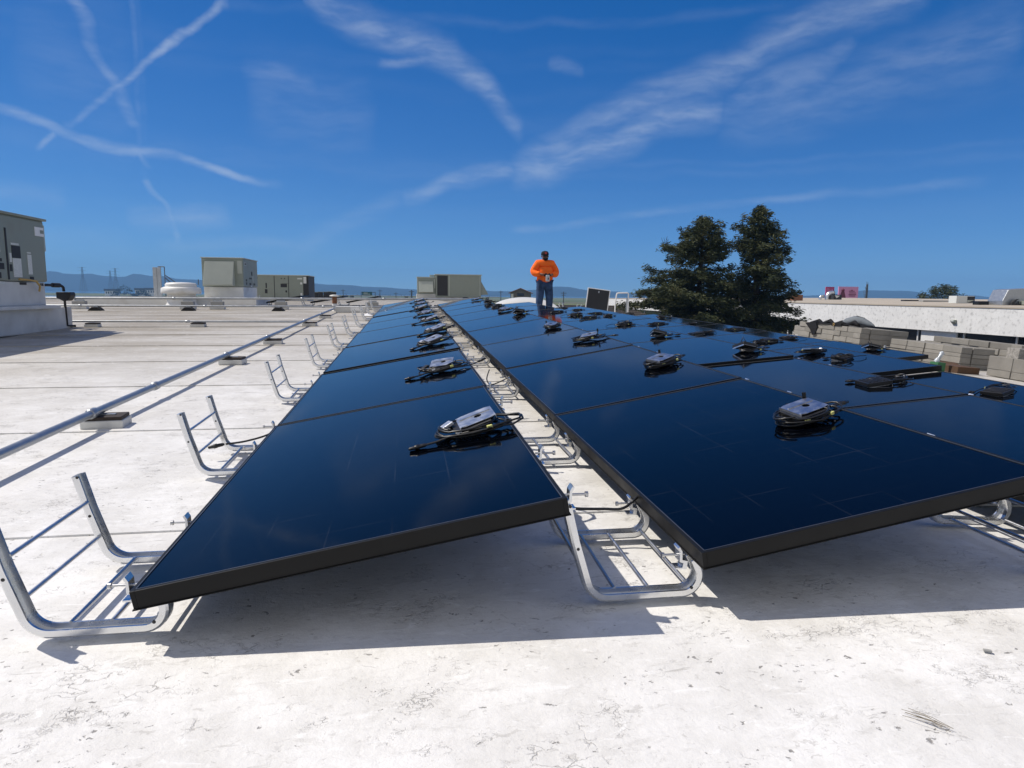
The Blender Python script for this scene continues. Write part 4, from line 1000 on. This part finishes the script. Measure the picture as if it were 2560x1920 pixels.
fc = bpy.data.curves.new('letter', 'FONT'); fc.body = 'D'; fc.size = .075; fc.extrude = .002; fo = bpy.data.objects.new('letter', fc); COL.objects.link(fo); fc.materials.append(M['tan']); fo.parent = e
fm = bpy.data.meshes.new_from_object(fo); bpy.data.objects.remove(fo); fo = bpy.data.objects.new('letter', fm); COL.objects.link(fo); fo.parent = e
fo.rotation_euler = (R(90), 0, R(-90)); fo.location = (-.003, .10, .004); tag(e, 'black tool pouch printed with a tan letter D on the block pile', 'pouch')
# boxes and plastic between the piles
e = empty('cardboard_box', roof_M(7.98, 8.62, .1)); b = MB(); b.box(-.20, .20, -.16, .16, 0, .10); b.build('carton', M['cardboard'], e, bevel=.004)
b = MB(); b.add([(-.20, .16, .10), (.20, .16, .10), (.22, .28, .13), (-.18, .28, .135)], [(0, 1, 2, 3)]); o = b.build('flap', M['cardboard'], e); tag(e, 'open brown cardboard box on the roof between the block piles', 'cardboard box')
e = empty('green_carton', roof_M(7.60, 8.60, .1)); b = MB(); b.box(-.07, .07, -.07, .07, 0, .135); b.build('carton', M['green'], e, bevel=.004); tag(e, 'small green carton beside the brown cardboard box', 'carton')
e = empty('plastic_bag', roof_M(7.62, 8.68, 0)); b = MB(); b.tube([(-.04, -.05, .13), (-.02, -.06, .16), (.01, -.05, .21), (.03, -.06, .27), (.05, -.05, .29)], [.03, .036, .016, .028, .012], 7); b.tube([(.0, -.05, .14), (.03, -.05, .20), (.06, -.06, .275)], [.02, .012, .022], 7); b.build('film', M['plastic'], e); tag(e, 'crumpled clear plastic bag standing out of the green carton', 'plastic bag')
e = empty('white_cup', roof_M(7.1, 9.1, 0)); b = MB(); b.lathe([(.035, .0), (.03, .20), (.012, .25), (.012, .29)], 10); b.build('bottle', M['plastic'], e); tag(e, 'small clear bottle standing behind the far right panels', 'bottle')

# ------------------------------------------------------------------ the person
e = empty('person', up_M(3.62, 17.8, R(4))); PS = .955
def skin_mesh(name, verts, edges, radii, mat, parent, root=0, sub=2):
    me = bpy.data.meshes.new(name); me.from_pydata([tuple(Vector(v)*PS) for v in verts], edges, []); me.materials.append(mat)
    o = bpy.data.objects.new(name, me); COL.objects.link(o); o.parent = parent
    o.modifiers.new('skin', 'SKIN')
    for i, r_ in enumerate(radii):
        sv = me.skin_vertices[0].data[i]; sv.radius = tuple(x*PS for x in r_) if isinstance(r_, tuple) else (r_*PS, r_*PS); sv.use_root = (i == root)
    s_ = o.modifiers.new('sub', 'SUBSURF'); s_.levels = sub; s_.render_levels = sub
    o.modifiers['skin'].use_smooth_shade = True
    return o
V = [(0, 0, .95), (0, -.01, 1.12), (0, 0, 1.33), (0, .01, 1.48), (0, -.01, 1.54), (-.01, -.035, 1.615), (-.01, -.02, 1.70),
     (.20, .01, 1.43), (.335, .03, 1.19), (.15, -.21, 1.115), (.075, -.25, 1.10), (-.20, .01, 1.43), (-.335, .03, 1.19), (-.16, -.21, 1.125), (-.085, -.25, 1.11),
     (.105, 0, .89), (.135, -.03, .50), (.15, .02, .10), (.165, -.12, .04), (-.105, 0, .89), (-.13, .0, .50), (-.145, .04, .10), (-.165, -.10, .04)]
E_ = [(0, 1), (1, 2), (2, 3), (3, 4), (4, 5), (5, 6), (3, 7), (7, 8), (8, 9), (9, 10), (3, 11), (11, 12), (12, 13), (13, 14), (0, 15), (15, 16), (16, 17), (17, 18), (0, 19), (19, 20), (20, 21), (21, 22)]
RR = [(.15, .13), (.16, .14), (.17, .13), .085, .065, (.085, .095), (.075, .09), .075, .052, .035, .036, .075, .052, .035, .036, .09, .065, .045, .04, .09, .065, .045, .04]
skin_mesh('body', V, E_, RR, M['skin'], e)
JV = [(0, 0, .80), (0, -.015, 1.0), (0, -.025, 1.15), (0, 0, 1.34), (0, .01, 1.465), (.19, .01, 1.425), (.335, .03, 1.20), (.30, -.07, 1.13), (.165, -.20, 1.115), (-.19, .01, 1.425), (-.335, .03, 1.20), (-.30, -.07, 1.14), (-.175, -.20, 1.125), (0, -.005, 1.53)]
skin_mesh('jacket', JV, [(0, 1), (1, 2), (2, 3), (3, 4), (4, 5), (5, 6), (6, 7), (7, 8), (4, 9), (9, 10), (10, 11), (11, 12), (4, 13)],
          [(.255, .18), (.25, .19), (.25, .20), (.245, .18), (.16, .13), .125, .115, .105, .07, .125, .115, .105, .07, (.085, .085)], M['orange'], e)
skin_mesh('jeans', [(0, .0, .90), (.11, 0, .86), (.14, -.03, .50), (.155, .02, .12), (-.11, 0, .86), (-.135, 0, .50), (-.15, .04, .12)], [(0, 1), (1, 2), (2, 3), (0, 4), (4, 5), (5, 6)], [(.20, .15), .145, .115, .095, .145, .115, .095], M['denim'], e)
for s_ in (1, -1):
    b = MB(); b.tube([Vector((s_*.15, .06, .05))*PS, Vector((s_*.155, 0, .05))*PS, Vector((s_*.165, -.10, .04))*PS, Vector((s_*.17, -.16, .035))*PS], [.045, .055, .05, .03], 10); b.build('boot', M['black_c'], e)
    # gloved hand: palm and five fingers closing on the pouch
    c0 = Vector((s_*.085, -.255, 1.105)); b = MB()
    b.tube([c0*PS, (c0+Vector((-s_*.03, -.015, -.005)))*PS, (c0+Vector((-s_*.055, -.02, -.01)))*PS], [.03, .036, .028], 8)
    for k in range(4):
        a = c0+Vector((-s_*.05, -.03, .022-.016*k)); b.tube([a*PS, (a+Vector((-s_*.025, -.022, -.004)))*PS, (a+Vector((-s_*.045, -.016, -.008)))*PS, (a+Vector((-s_*.05, 0, -.01)))*PS], [.010, .010, .009, .007], 6)
    a = c0+Vector((-s_*.02, -.03, .03)); b.tube([a*PS, (a+Vector((-s_*.02, -.025, .012)))*PS, (a+Vector((-s_*.038, -.03, .006)))*PS], [.012, .011, .008], 6)
    b.build('hand', M['black_c'], e)
HC = Vector((-.01, -.03, 1.625))*PS
b = MB(); b.lathe([(.098, .03), (.104, .055), (.098, .10), (.07, .135), (.02, .147)], 20, c=tuple(HC)); 
for i in range(len(b.v)): x, y, z = b.v[i]; b.v[i] = (x, HC.y+(y-HC.y)*1.12+.01, z)
cap = b.build('cap', M['black_c'], e)
b = MB(); br = [(-.085, -.08), (-.07, -.15), (-.03, -.185), (.02, -.185), (.06, -.15), (.08, -.08)]
b.prism([(HC.x+x-.015, HC.y+y) for x, y in br], 'z', HC.z+.028, HC.z+.040); b.build('brim', M['black_c'], cap)
b = MB(); b.box(-.035, .02, -.125, -.112, .055, .11, M=Matrix.Translation(HC)); b.build('badge', M['redcap'], cap)
b = MB(); b.box(-.075, .065, -.118, -.085, -.012, .026, M=Matrix.Translation(HC)); b.build('sunglasses', M['blackpl'], e, bevel=.008)
b = MB(); b.tube([(HC.x-.062, HC.y-.06, HC.z-.05), (HC.x-.03, HC.y-.098, HC.z-.085), (HC.x+.01, HC.y-.103, HC.z-.09), (HC.x+.055, HC.y-.065, HC.z-.05)], [.02, .028, .028, .02], 8); b.build('beard', M['black_c'], e)
b = MB(); b.tube([(HC.x, HC.y-.10, HC.z+.005), (HC.x, HC.y-.122, HC.z-.025), (HC.x, HC.y-.10, HC.z-.035)], [.010, .015, .010], 8); b.build('nose', M['skin'], e)
for s_ in (-1, 1):
    b = MB(); b.tube([(HC.x+s_*.088, HC.y+.0, HC.z+.02), (HC.x+s_*.094, HC.y+.01, HC.z), (HC.x+s_*.088, HC.y+.0, HC.z-.025)], [.01, .016, .01], 6); b.build('ear', M['skin'], e)
tag(e, 'person in orange hi-vis sweatshirt, jeans and black cap, hands held together', 'person')
q = empty('silver_pouch', up_M(3.62, 17.8, R(4)) @ Matrix.Translation((-.005, -.335*PS, 1.0*PS)))
b = MB(); b.box(-.05, .05, -.022, .022, -.07, .10); b.build('pouch', M['plastic'], q, bevel=.015); b = MB(); b.box(.0, .025, -.0245, -.0225, -.02, .03); b.build('print', M['hvac_d'], q); tag(q, 'pale silver pouch held in the person\'s gloved hands', 'pouch')

# ------------------------------------------------------------------ trees
def leaf_cloud(b, c, r, n, rg, size, flat=.7, dirv=None):
    vs, fs = [], []
    for _ in range(n):
        d = Vector((rg.gauss(0, 1), rg.gauss(0, 1), rg.gauss(0, flat))); d = d.normalized()*r*rg.random()**.45
        p = c+d; a = Vector((rg.gauss(0, 1), rg.gauss(0, 1), rg.gauss(0, .6))).normalized()
        if dirv is not None: a = (a*.6+dirv).normalized()
        s_ = a.cross(Vector((rg.gauss(0, 1), rg.gauss(0, 1), rg.gauss(0, 1)))).normalized(); l = size*rg.uniform(.7, 1.4); w = l*rg.uniform(.16, .34)
        o = len(vs); vs += [p-a*l*.5, p+s_*w*.5, p+a*l*.5, p-s_*w*.5]; fs.append((o, o+1, o+2, o+3))
    b.add(vs, fs)
def conifer(x, y, zb, H, prof, seed, label, dens=1.0, lean=0., dead=False):
    rg = random.Random(seed); e = empty('redwood_tree', Matrix.Translation((x, y, zb)))
    tr = MB(); lf = MB(); lr = H*.022
    tr.tube([(0, 0, 0), (lean*.3, 0, H*.35), (lean*.7, .05, H*.7), (lean, 0, H*.985)], [lr*1.25, lr*.95, lr*.5, .03], 9)
    def rad(h, az):
        for (a, ra, rb_), (b_, rc, rd) in zip(prof, prof[1:]):
            if a <= h <= b_:
                t = (h-a)/(b_-a); L_, R_ = ra+(rc-ra)*t, rb_+(rd-rb_)*t
                f = (math.cos(az)+1)/2; return L_*(1-f)+R_*f
        return .3
    h = H*.20
    while h < H*.985:
        u = h/H; nb = 4 if u < .88 else 3
        a0 = rg.uniform(0, 6.28)
        for q in range(nb):
            az_ = a0 + 2*math.pi*q/nb + rg.uniform(-.5, .5); L_ = max(.14, rad(u, az_)*rg.choice((.6, .8, .95, 1.05))*rg.uniform(.85, 1.12))
            d = Vector((math.cos(az_), math.sin(az_), 0)); sd_ = Vector((-d.y, d.x, 0)); up = rg.uniform(-.12, .38) if u < .75 else rg.uniform(.25, .7)
            P0 = Vector((lean*u, 0, h)); pts = []
            for k in range(7):
                t = k/6; pts.append(P0+d*L_*t+Vector((0, 0, L_*(up*t-.30*t*t+.34*max(0, t-.62)))))
            tr.tube(pts, [.05*(1-u*.7)+.012]+[.038*(1-u*.7)*(1-k/7)+.008 for k in range(1, 7)], 5, caps=False)
            m_ = max(4, int(L_*7))
            for k in range(m_):
                t = .15+.85*(k+rg.random())/m_
                i = min(5, int(t*6)); p = pts[i].lerp(pts[min(6, i+1)], t*6-i)
                w_ = (.55*L_*(1-t)**.6*(.35+t)+.08)
                side = rg.choice((-1, 1))*rg.uniform(.1, 1)*w_
                tip = p+sd_*side+d*abs(side)*.45+Vector((0, 0, -abs(side)*.18+rg.uniform(-.04, .05)))
                n_ = max(2, int(abs(side)/.13)+1)
                for r_ in range(n_):
                    c_ = p.lerp(tip, (r_+rg.random())/n_)
                    leaf_cloud(lf, c_+Vector((0, 0, rg.uniform(-.14, .12))), rg.uniform(.13, .27), int(17*dens*rg.uniform(.7, 1.3)), rg, .17, .75, (d*.6+sd_*(.7 if side > 0 else -.7)+Vector((0, 0, -.15))))
        h += rg.uniform(.15, .27)*(1 if u < .75 else .72)
    leaf_cloud(lf, Vector((lean, 0, H*.97)), .14, 40, rg, .2, 1.6, Vector((0, 0, 1)))
    if dead:
        for k in range(7): tr.tube([(-1.9+.1*k*.3, 0, H*.84), (-1.95+rg.uniform(-.15, .25), rg.uniform(-.2, .2), H*.84+rg.uniform(.2, .75))], [.018, .006], 4)
    tr.build('trunk', M['bark'], e, fix=False)
    lf.build('crown', M['leaf1'], e, fix=False)
    return tag(e, label, 'tree')
# profile: height share, spread to the left (-x), spread to the right (+x)
def nearer(prof, H_, k=.81):
    Hn = .83+k*(H_+LZ-.83)-LZ; out = []
    for f_, a, b_ in prof: out.append((max(0, (.83+k*(f_*H_+LZ-.83)-LZ)/Hn) if f_ > .2 else f_, a*k, b_*k))
    return Hn, out
H1, pr = nearer([(.0, 2.0, 2.0), (.2, 4.6, 2.8), (.45, 5.0, 3.0), (.54, 4.7, 3.0), (.62, 4.0, 2.8), (.68, 3.5, 2.4), (.76, 2.6, 1.7), (.84, 2.05, 1.75), (.90, 1.7, 1.4), (.93, .55, .75), (.97, .4, .4), (1, .1, .1)], 5.80-LZ)
conifer(14.67, 32.6, LZ, H1, pr, 5, 'left one of two dark redwoods, broad crown with narrow tip', 1.05, .1, True)
H2, pr = nearer([(.0, 1.8, 2.0), (.2, 3.0, 3.0), (.45, 3.0, 3.0), (.58, 2.9, 2.8), (.70, 2.0, 2.3), (.80, 1.9, 1.8), (.88, 1.5, 1.35), (.92, .75, .75), (.96, .4, .5), (1, .1, .1)], 6.50-LZ)
conifer(17.66, 32.3, LZ, H2, pr, 9, 'right one of two dark redwoods, taller with a pointed top', .95, .0)
rg = random.Random(4)
e = empty('leafy_tree', Matrix.Translation((71.3, 81, LZ))); b = MB()
b.tube([(0, 0, 0), (.1, 0, 3), (.2, 0, 5.5)], [.3, .25, .12], 8)
for k in range(7): a = k*.9; b.tube([(.1, 0, 3.5), (1.2*math.cos(a), 1.2*math.sin(a), 5.2), (2.2*math.cos(a), 2.2*math.sin(a), 6.4)], [.12, .08, .03], 6)
b.build('trunk', M['bark'], e, fix=False); b = MB()
for k in range(46):
    a = rg.uniform(0, 6.28); r_ = 3.0*rg.random()**.5; hx = 5.4+2.9*(1-(r_/3.2)**2)*rg.uniform(.45, 1); leaf_cloud(b, Vector((r_*math.cos(a), r_*math.sin(a), hx)), rg.uniform(.5, .85), 110, rg, .3, .8)
b.build('crown', M['leaf2'], e, fix=False); tag(e, 'round olive green tree showing over the right building\'s roof', 'tree')
for i, (px, dist, w, h, l) in enumerate(((310, 690, 12, 10.5, 'dark mound of trees on the far shore below the right pylon'), (355, 720, 9, 6.5, 'low dark trees on the far shore left of the metal post'))):
    p = sight(px, 740, dist); e = empty('tree_clump', Matrix.Translation((p.x, p.y, LZ))); b = MB()
    for k in range(60):
        u = rg.uniform(-1, 1); leaf_cloud(b, Vector((u*w, rg.uniform(-3, 3), h*(1-u*u)*rg.uniform(.2, 1))), 1.6, 22, rg, 1.4, .7)
    b.build('foliage', M['leaf2'], e, fix=False); tag(e, l, 'trees')

# ------------------------------------------------------------------ building on the right
BX = 26.6; e = empty('white_building', Matrix.Translation((BX, 24, LZ))); g = lambda z: z-LZ
b = MB(); b.box(0, .35, -14, 66, g(-.78), g(.44)); b.build('stucco_band', M['stucco'], e)
b = MB(); b.box(-.03, .40, -14, 66, g(.443), g(.50)); b.build('coping', M['coping'], e)
b = MB(); b.add([(.40, -14, g(.47)), (36, -14, g(.86)), (36, 66, g(.86)), (.40, 66, g(.47))], [(0, 1, 2, 3)]); b.box(.42, 36, 65.6, 66, 0, g(.46)); b.build('flat_roof', M['coping'], e, fix=False)
b = MB(); b.box(.30, .34, -14, 66, g(-2.6), g(-.785)); b.build('window_band', M['darkglass'], e)
b = MB(); b.box(.0, .36, -14, 66, 0, g(-2.605)); b.build('lower_wall', M['stucco'], e)
for y in (2.0, 4.9, 7.9, 12.6, 15.5, 20.3, 25, 30, 36, 42, 50, 58, -3, -8):
    b = MB(); b.box(.24, .299, y-.035, y+.035, g(-2.6), g(-.785)); b.build('mullion', M['white_p'], e)
for y0, y1 in ((5.3, 7.6), (18.0, 19.6), (32, 33)):
    b = MB(); b.box(.20, .2985, y0, y1, g(-2.6), g(-.786)); b.build('white_panel', M['white_p'], e)
tag(e, 'long white stucco building with beige coping and dark ribbon windows', 'building')
def wl(px, py, X): 
    d = sight(px, py, 1)-Vector((0, 0, EYE)); t = X/d.x; return Vector((0, 0, EYE))+d*t
p = wl(2387, 805, BX); e = empty('wall_lamp', Matrix.Translation(p)); b = MB(); b.prism([(0, .11), (-.16, .10), (-.16, .02), (0, -.13)], 'y', -.12, .12); b.build('housing', M['hvac'], e, bevel=.01)
b = MB(); b.box(-.165, -.161, -.09, .09, .03, .09); b.build('lens', M['label'], e); tag(e, 'small grey wedge lamp on the white stucco wall', 'lamp')
def rz(x, dz=0): return .47+(x-BX-.4)*.0109+dz
def far_box(name, px0, px1, py_top, dist, dy, mat, label, cat, extra=None):
    a = sight(px0, 750, dist); c = sight(px1, 750, dist); tp = sight((px0+px1)/2, py_top, dist)
    z0 = rz(a.x); e = empty(name, Matrix.Translation((a.x, a.y, z0))); w = (c-a).length; h = max(.12, tp.z-z0); rot = math.atan2(c.y-a.y, c.x-a.x); e.rotation_euler = (0, 0, rot)
    b = MB(); b.box(0, w, 0, dy, 0, h); b.build('casing', M[mat], e, bevel=.02)
    if extra: extra(e, w, h)
    return tag(e, label, cat)
def ex1(e, w, h):
    b = MB(); b.box(w*.60, w+.02, -.01, -.004, .05, h*.95); b.build('louvre', M['hvac_d'], e)
    b = MB(); b.prism([(w*.6, .05), (w*.98, h*.45), (w*.6, h*.45)], 'y', -.02, -.012); b.build('flap', M['hvac_l'], e)
far_box('rooftop_unit', 2391, 2436, 740, 44, .8, 'label', 'beige box unit with dark louvre on the white building\'s roof', 'rooftop unit', ex1)
far_box('roof_box', 1985, 2007, 737, 60, 1.2, 'rust', 'small dark brown box on the white building\'s roof by the redwood', 'roof box')
far_box('parapet_box', 2308, 2392, 751, 52, .6, 'concrete', 'low pale parapet block on the white building\'s roof', 'parapet')
far_box('dark_duct', 2262, 2307, 751, 56, .6, 'hvac_d', 'long low dark duct on the white building\'s roof', 'duct')
far_box('blue_panel_box', 2447, 2476, 753, 38, .5, 'darkglass', 'dark blue glazed box on the white building\'s roof', 'roof box')
def elbow(px, py, dist, r, rot, label, flip=1):
    p = sight(px, py, dist); z0 = rz(p.x); e = empty('silver_duct', Matrix.Translation((p.x, p.y, z0)) @ Matrix.Rotation(rot, 4, 'Z'))
    b = MB(); b.tube([(0, 0, 0), (0, 0, r*.9), (flip*r*.35, 0, r*1.5), (flip*r*1.0, 0, r*1.75), (flip*r*1.6, 0, r*1.7)], r*.62, 14); b.build('elbow', M['silver'], e)
    b = MB(); b.tube([(flip*r*1.6, 0, r*1.7), (flip*r*1.68, 0, r*1.7)], r*.7, 14); b.build('collar', M['hvac_d'], e); tag(e, label, 'duct')
elbow(2050, 750, 70, .22, 0, 'small silver duct elbow on the white roof, left of the black fan')
elbow(2068, 750, 70, .40, 0, 'larger silver duct elbow beside the black fan on the white roof')
elbow(2480, 765, 38, .17, 0, 'bright silver duct end near the big grey hood')
e_ = far_box('exhaust_fan', 2084, 2104, 737, 69, 1.0, 'hvac_d', 'black exhaust fan box with pale triangular cover on the white roof', 'fan', lambda e, w, h: MB().prism([(w*.1, h*.9), (w*.75, h*.8), (w*.35, h*.3)], 'y', -.02, -.01).build('cover', M['label'], e) and None)
p = sight(2505, 768, 37); z0 = rz(p.x); e = empty('duct_hood', Matrix.Translation((p.x, p.y, z0)) @ Matrix.Rotation(-.15, 4, 'Z')); b = MB()
b.prism([(0, 0), (.0, .25), (.25, .85), (.55, .9), (2.2, .98), (2.2, 0)], 'y', 0, 1.2); b.build('hood', M['pipe'], e, bevel=.03); b = MB(); b.prism([(.35, .02), (.35, .16), (.55, .33), (.75, .36), (.6, .28), (.5, .1), (.85, .1), (.85, .02)], 'y', -.25, -.1); b.build('bracket', M['hvac_d'], e)
b = MB(); b.box(.85, 2.3, -.5, -.08, .05, .26); b.build('lower_duct', M['hvac'], e); tag(e, 'big grey sheet metal hood on the white roof, cut by the right edge', 'duct')
# billboards
for nm, p0, p1, pt, pb, dist, mat, lab in (('billboard', 2063, 2084, 717, 748, 163, 'magenta', 'narrow magenta billboard with pale strokes, left of the pair'), ('billboard', 2095, 2144, 716.5, 748, 160, 'pink', 'wide pink billboard with dark figure and script, right of the pair')):
    a, c = sight(p0, pb, dist), sight(p1, pb, dist); tp = sight(p0, pt, dist); w = (c-a).length; h = tp.z-a.z
    e = empty(nm, Matrix.Translation(a) @ Matrix.Rotation(math.atan2(c.y-a.y, c.x-a.x), 4, 'Z'))
    b = MB(); b.box(0, w, 0, .3, 0, h); b.build('face', M[mat], e)
    b = MB(); b.box(w*.45, w*.55, .3, .7, LZ-a.z, h*.5); b.build('mast', M['lattice'], e)
    b = MB()
    if mat == 'magenta':
        for k in range(5): b.box(w*(.12+.16*k), w*(.17+.16*k), -.05, -.01, h*(.25+.03*k), h*.85)
        b.box(w*.1, w*.3, -.05, -.01, h*.8, h*.86); b.build('lettering', M['pink'], e)
    else:
        b.lathe([(h*.06, -.1), (h*.12, 0), (h*.10, h*.12), (h*.03, h*.17)], 12, c=(w*.22, -.05, h*.68)); b.prism([(w*.10, .0), (w*.40, .0), (w*.34, h*.35), (w*.28, h*.66), (w*.16, h*.66), (w*.11, h*.4)], 'y', -.06, -.01); b.build('figure', M['maroon'], e)
        b = MB()
        for r_, (y0, l) in enumerate(((.62, .30), (.48, .36), (.35, .38), (.24, .34))): b.box(w*(.52+.02*(r_ % 2)), w*(.52+l), -.05, -.01, h*y0, h*(y0+.055))
        b.box(w*.62, w*.72, -.05, -.01, h*.70, h*.75); b.build('lettering', M['maroon'], e)
    tag(e, lab, 'billboard', 'pair of billboards')
p = sight(2165, 752, 118); e = empty('antenna_mast', Matrix.Translation((p.x, p.y, LZ))); h = sight(2165, 711, 118).z-LZ; b = MB(); b.tube([(0, 0, 0), (0, 0, h)], [.22, .17], 8); b.build('mast', M['lattice'], e)
b = MB()
for dx, z0, z1 in ((-.12, 0, .5), (.1, 0, .35), (-.3, -.6, -.4), (.25, -.9, -1.3)): b.tube([(dx, 0, h+z0-.3), (dx, 0, h+z1)], .035, 5)
for k in range(5): b.tube([(0, 0, h-1.2-.35*k), (-.55+.07*k, 0, h-1.1-.35*k), (-.62+.09*k, 0, h-1.45-.35*k)], .03, 5)
b.build('antenna', M['lattice'], e); tag(e, 'slim antenna mast right of the pink billboard', 'mast')

# ------------------------------------------------------------------ things far beyond the roof edge
p = sight(1301, 740, 180); e = empty('house', Matrix.Translation((p.x, p.y, LZ)) @ Matrix.Rotation(-.2, 4, 'Z')); zt = sight(1301, 731, 180).z-LZ; zr = sight(1301, 720, 180).z-LZ
b = MB(); b.prism([(-2.7, 0), (2.7, 0), (2.7, zt), (0, zr-.15), (-2.7, zt)], 'y', 0, 9); b.build('walls', M['house'], e)
b = MB(); b.add([(-3.25, -.5, zt-.15), (0, -.5, zr), (3.25, -.5, zt-.15), (-3.25, 9.5, zt-.15), (0, 9.5, zr), (3.25, 9.5, zt-.15)], [(0, 1, 4, 3), (1, 2, 5, 4)]); o = b.build('roof', M['tile'], e); s_ = o.modifiers.new('solid', 'SOLIDIFY'); s_.thickness = .18
b = MB(); b.box(-.9, 1.0, -.06, -.01, zt-1.0, zt-.2); b.build('window', M['darkglass'], e); b = MB(); b.box(-2.5, -1.9, -.08, -.02, zt-1.7, zt-.4); b.build('white_door', M['white_p'], e)
tag(e, 'brown gabled house with clay roof beyond the skylight', 'house')
# dark ribbed roof beyond, right of the person
a = sight(1225, 770, 64); c = sight(1500, 774, 64); e = empty('ribbed_roof_building', Matrix.Translation(a) @ Matrix.Rotation(math.atan2(c.y-a.y, c.x-a.x), 4, 'Z')); w = (c-a).length+6
zl, zh = -1.1, .05
b = MB(); b.add([(0, 0, zl), (w, 0, zl), (w, 22, zh+.0), (0, 22, zh+.0)], [(0, 1, 2, 3)]); b.build('roof_deck', M['wood'], e, fix=False)
b = MB(); b.box(.3, w-.3, .4, 21.6, LZ-a.z, zl-.05); b.build('walls', M['concrete'], e)
for k in range(9):
    y = 22*(k/9)**1.25; z = zl+(zh-zl)*y/22; b = MB(); b.box(0, w, y, y+.35+.05*k, z-.02, z+.07+.012*k); b.build('roof_rib', M['house'], e)
tag(e, 'dark ribbed roof of a neighbouring building behind the person', 'building')
p = sight(1604, 742, 150)
# lattice pylons
def pylon(px, pt, dist, label):
    p = sight(px, 740, dist); top = sight(px, pt, dist).z-LZ; e = empty('pylon', Matrix.Translation((p.x, p.y, LZ))); b = MB(); r = .15*dist/900; hw = top*.125
    wd = lambda z: hw*(1-z/top*1.0)**1.0*.85 if z < top*.62 else hw*.22*(1-(z/top-.62))
    hs_ = [0, .2, .36, .5, .62, .75, .88, 1.0]
    for sx in (-1, 1):
        for sy in (-1, 1): b.tube([(sx*wd(top*h), sy*wd(top*h), top*h) for h in hs_], r, 4)
    for h0, h1 in zip(hs_, hs_[1:]):
        for sy in (-1, 1):
            b.tube([(-wd(top*h0), sy*wd(top*h0), top*h0), (wd(top*h1), sy*wd(top*h1), top*h1)], r*.6, 4); b.tube([(wd(top*h0), sy*wd(top*h0), top*h0), (-wd(top*h1), sy*wd(top*h1), top*h1)], r*.6, 4)
    b.build('lattice', M['lattice'], e); b = MB()
    for h in (.74, .86, .97): b.tube([(-hw*1.25, 0, top*h), (0, 0, top*h+.8), (hw*1.25, 0, top*h)], r*.9, 4)
    b.build('crossarm', M['lattice'], e); tag(e, label, 'pylon', 'pylons across the bay')
pylon(210, 668, 880, 'lattice power pylon over the bay, left of the two tall ones')
pylon(292, 671, 900, 'lattice power pylon rising behind the dark mound of trees')
pylon(279, 677, 1300, 'fainter and more distant lattice power pylon')
# shore buildings and road
for px0, px1, pt, l in ((262, 287, 722, 'long low grey shed on the far shore left of the tree mound'), (338, 362, 720, 'long dark roofed building on the far shore, left half'), (362, 388, 719.5, 'long dark roofed building on the far shore, right half')):
    a, c = sight(px0, 735, 740), sight(px1, 735, 740); z = sight(px0, pt, 740).z-LZ; e = empty('shore_building', Matrix.Translation((a.x, a.y, LZ))); w = (c-a).length
    b = MB(); b.box(0, w, 0, 12, 0, z-2.2); b.build('walls', M['white_p'], e); b = MB(); b.box(-.6, w+.6, -.6, 12.6, z-2.2, z); b.build('roof', M['lattice'], e)
    b = MB()
    for k in range(4): b.box(w*(.1+.22*k), w*(.2+.22*k), -.1, -.01, z-5.2, z-3)
    b.build('windows', M['darkglass'], e); tag(e, l, 'building')
a, c = sight(700, 741, 330), sight(1250, 741, 330); e = empty('road_bridge', Matrix.Translation((a.x, a.y, LZ)) @ Matrix.Rotation(math.atan2(c.y-a.y, c.x-a.x), 4, 'Z')); w = (c-a).length; zt = sight(960, 736.0, 330).z-LZ
b = MB(); b.box(0, w, 0, 9, zt-.9, zt-.55); b.build('deck', M['concrete'], e); b = MB(); b.box(0, w, -.1, .02, zt-.10, zt); b.build('guard_rail', M['lattice'], e)
for k in range(20):
    b = MB(); b.box(w*k/20, w*k/20+.18, -.1, .1, zt-.55, zt-.1); b.build('rail_post', M['lattice'], e)
for k in range(8):
    b = MB(); b.box(w*(k+.5)/8, w*(k+.5)/8+1.2, 2, 6, 0, zt-.9); b.build('pier', M['concrete'], e)
tag(e, 'low road bridge with rail in front of the bay', 'bridge')
a = sight(905, 738, 300); c = sight(930, 738.5, 300); h = sight(905, 729.3, 300).z-a.z; e = empty('highway_sign', Matrix.Translation(a)); w = (c-a).length
b = MB(); b.box(0, w, 0, .12, 0, h); b.build('panel', M['dkgreen'], e); b = MB(); b.box(w*.15, w*.55, -.03, -.01, h*.58, h*.72); b.box(w*.15, w*.8, -.03, -.01, h*.28, h*.42); b.build('lettering', M['label'], e)
b = MB()
for x in (-.08*w, 1.3*w): b.box(x-.12, x+.12, .15, .4, LZ-a.z, h*.95)
b.box(-.08*w, 1.3*w, .15, .4, h*.8, h*.95); b.build('gantry', M['lattice'], e); tag(e, 'green highway sign on a gantry by the bay', 'highway sign')
for i, (px, pt, dist) in enumerate(((858, 723.5, 330), (950, 724, 320), (990, 731, 330), (1029, 725.5, 280), (1252, 727, 330), (1409, 729, 260))):
    p = sight(px, 742, dist); h = sight(px, pt, dist).z-LZ; e = empty('utility_pole', Matrix.Translation((p.x, p.y, LZ))); b = MB(); b.tube([(0, 0, 0), (0, 0, h)], [.22 if i != 3 else .4, .16 if i != 3 else .36], 6); b.build('pole', M['lattice'], e)
    b = MB(); b.box(-1.1, 1.1, -.06, .06, h-.7, h-.5); b.build('crossarm', M['lattice'], e)
    if i == 5: b = MB(); b.box(-.8, .8, -.06, .06, h-1.5, h-1.3); b.build('crossarm', M['lattice'], e)
    tag(e, ['utility pole left of the green highway sign', 'utility pole right of the green highway sign', 'short utility pole midway along the road bridge', 'thick utility pole near the far unit', 'utility pole left of the gabled house', 'double armed utility pole right of the person'][i], 'utility pole', 'utility poles by the bay')
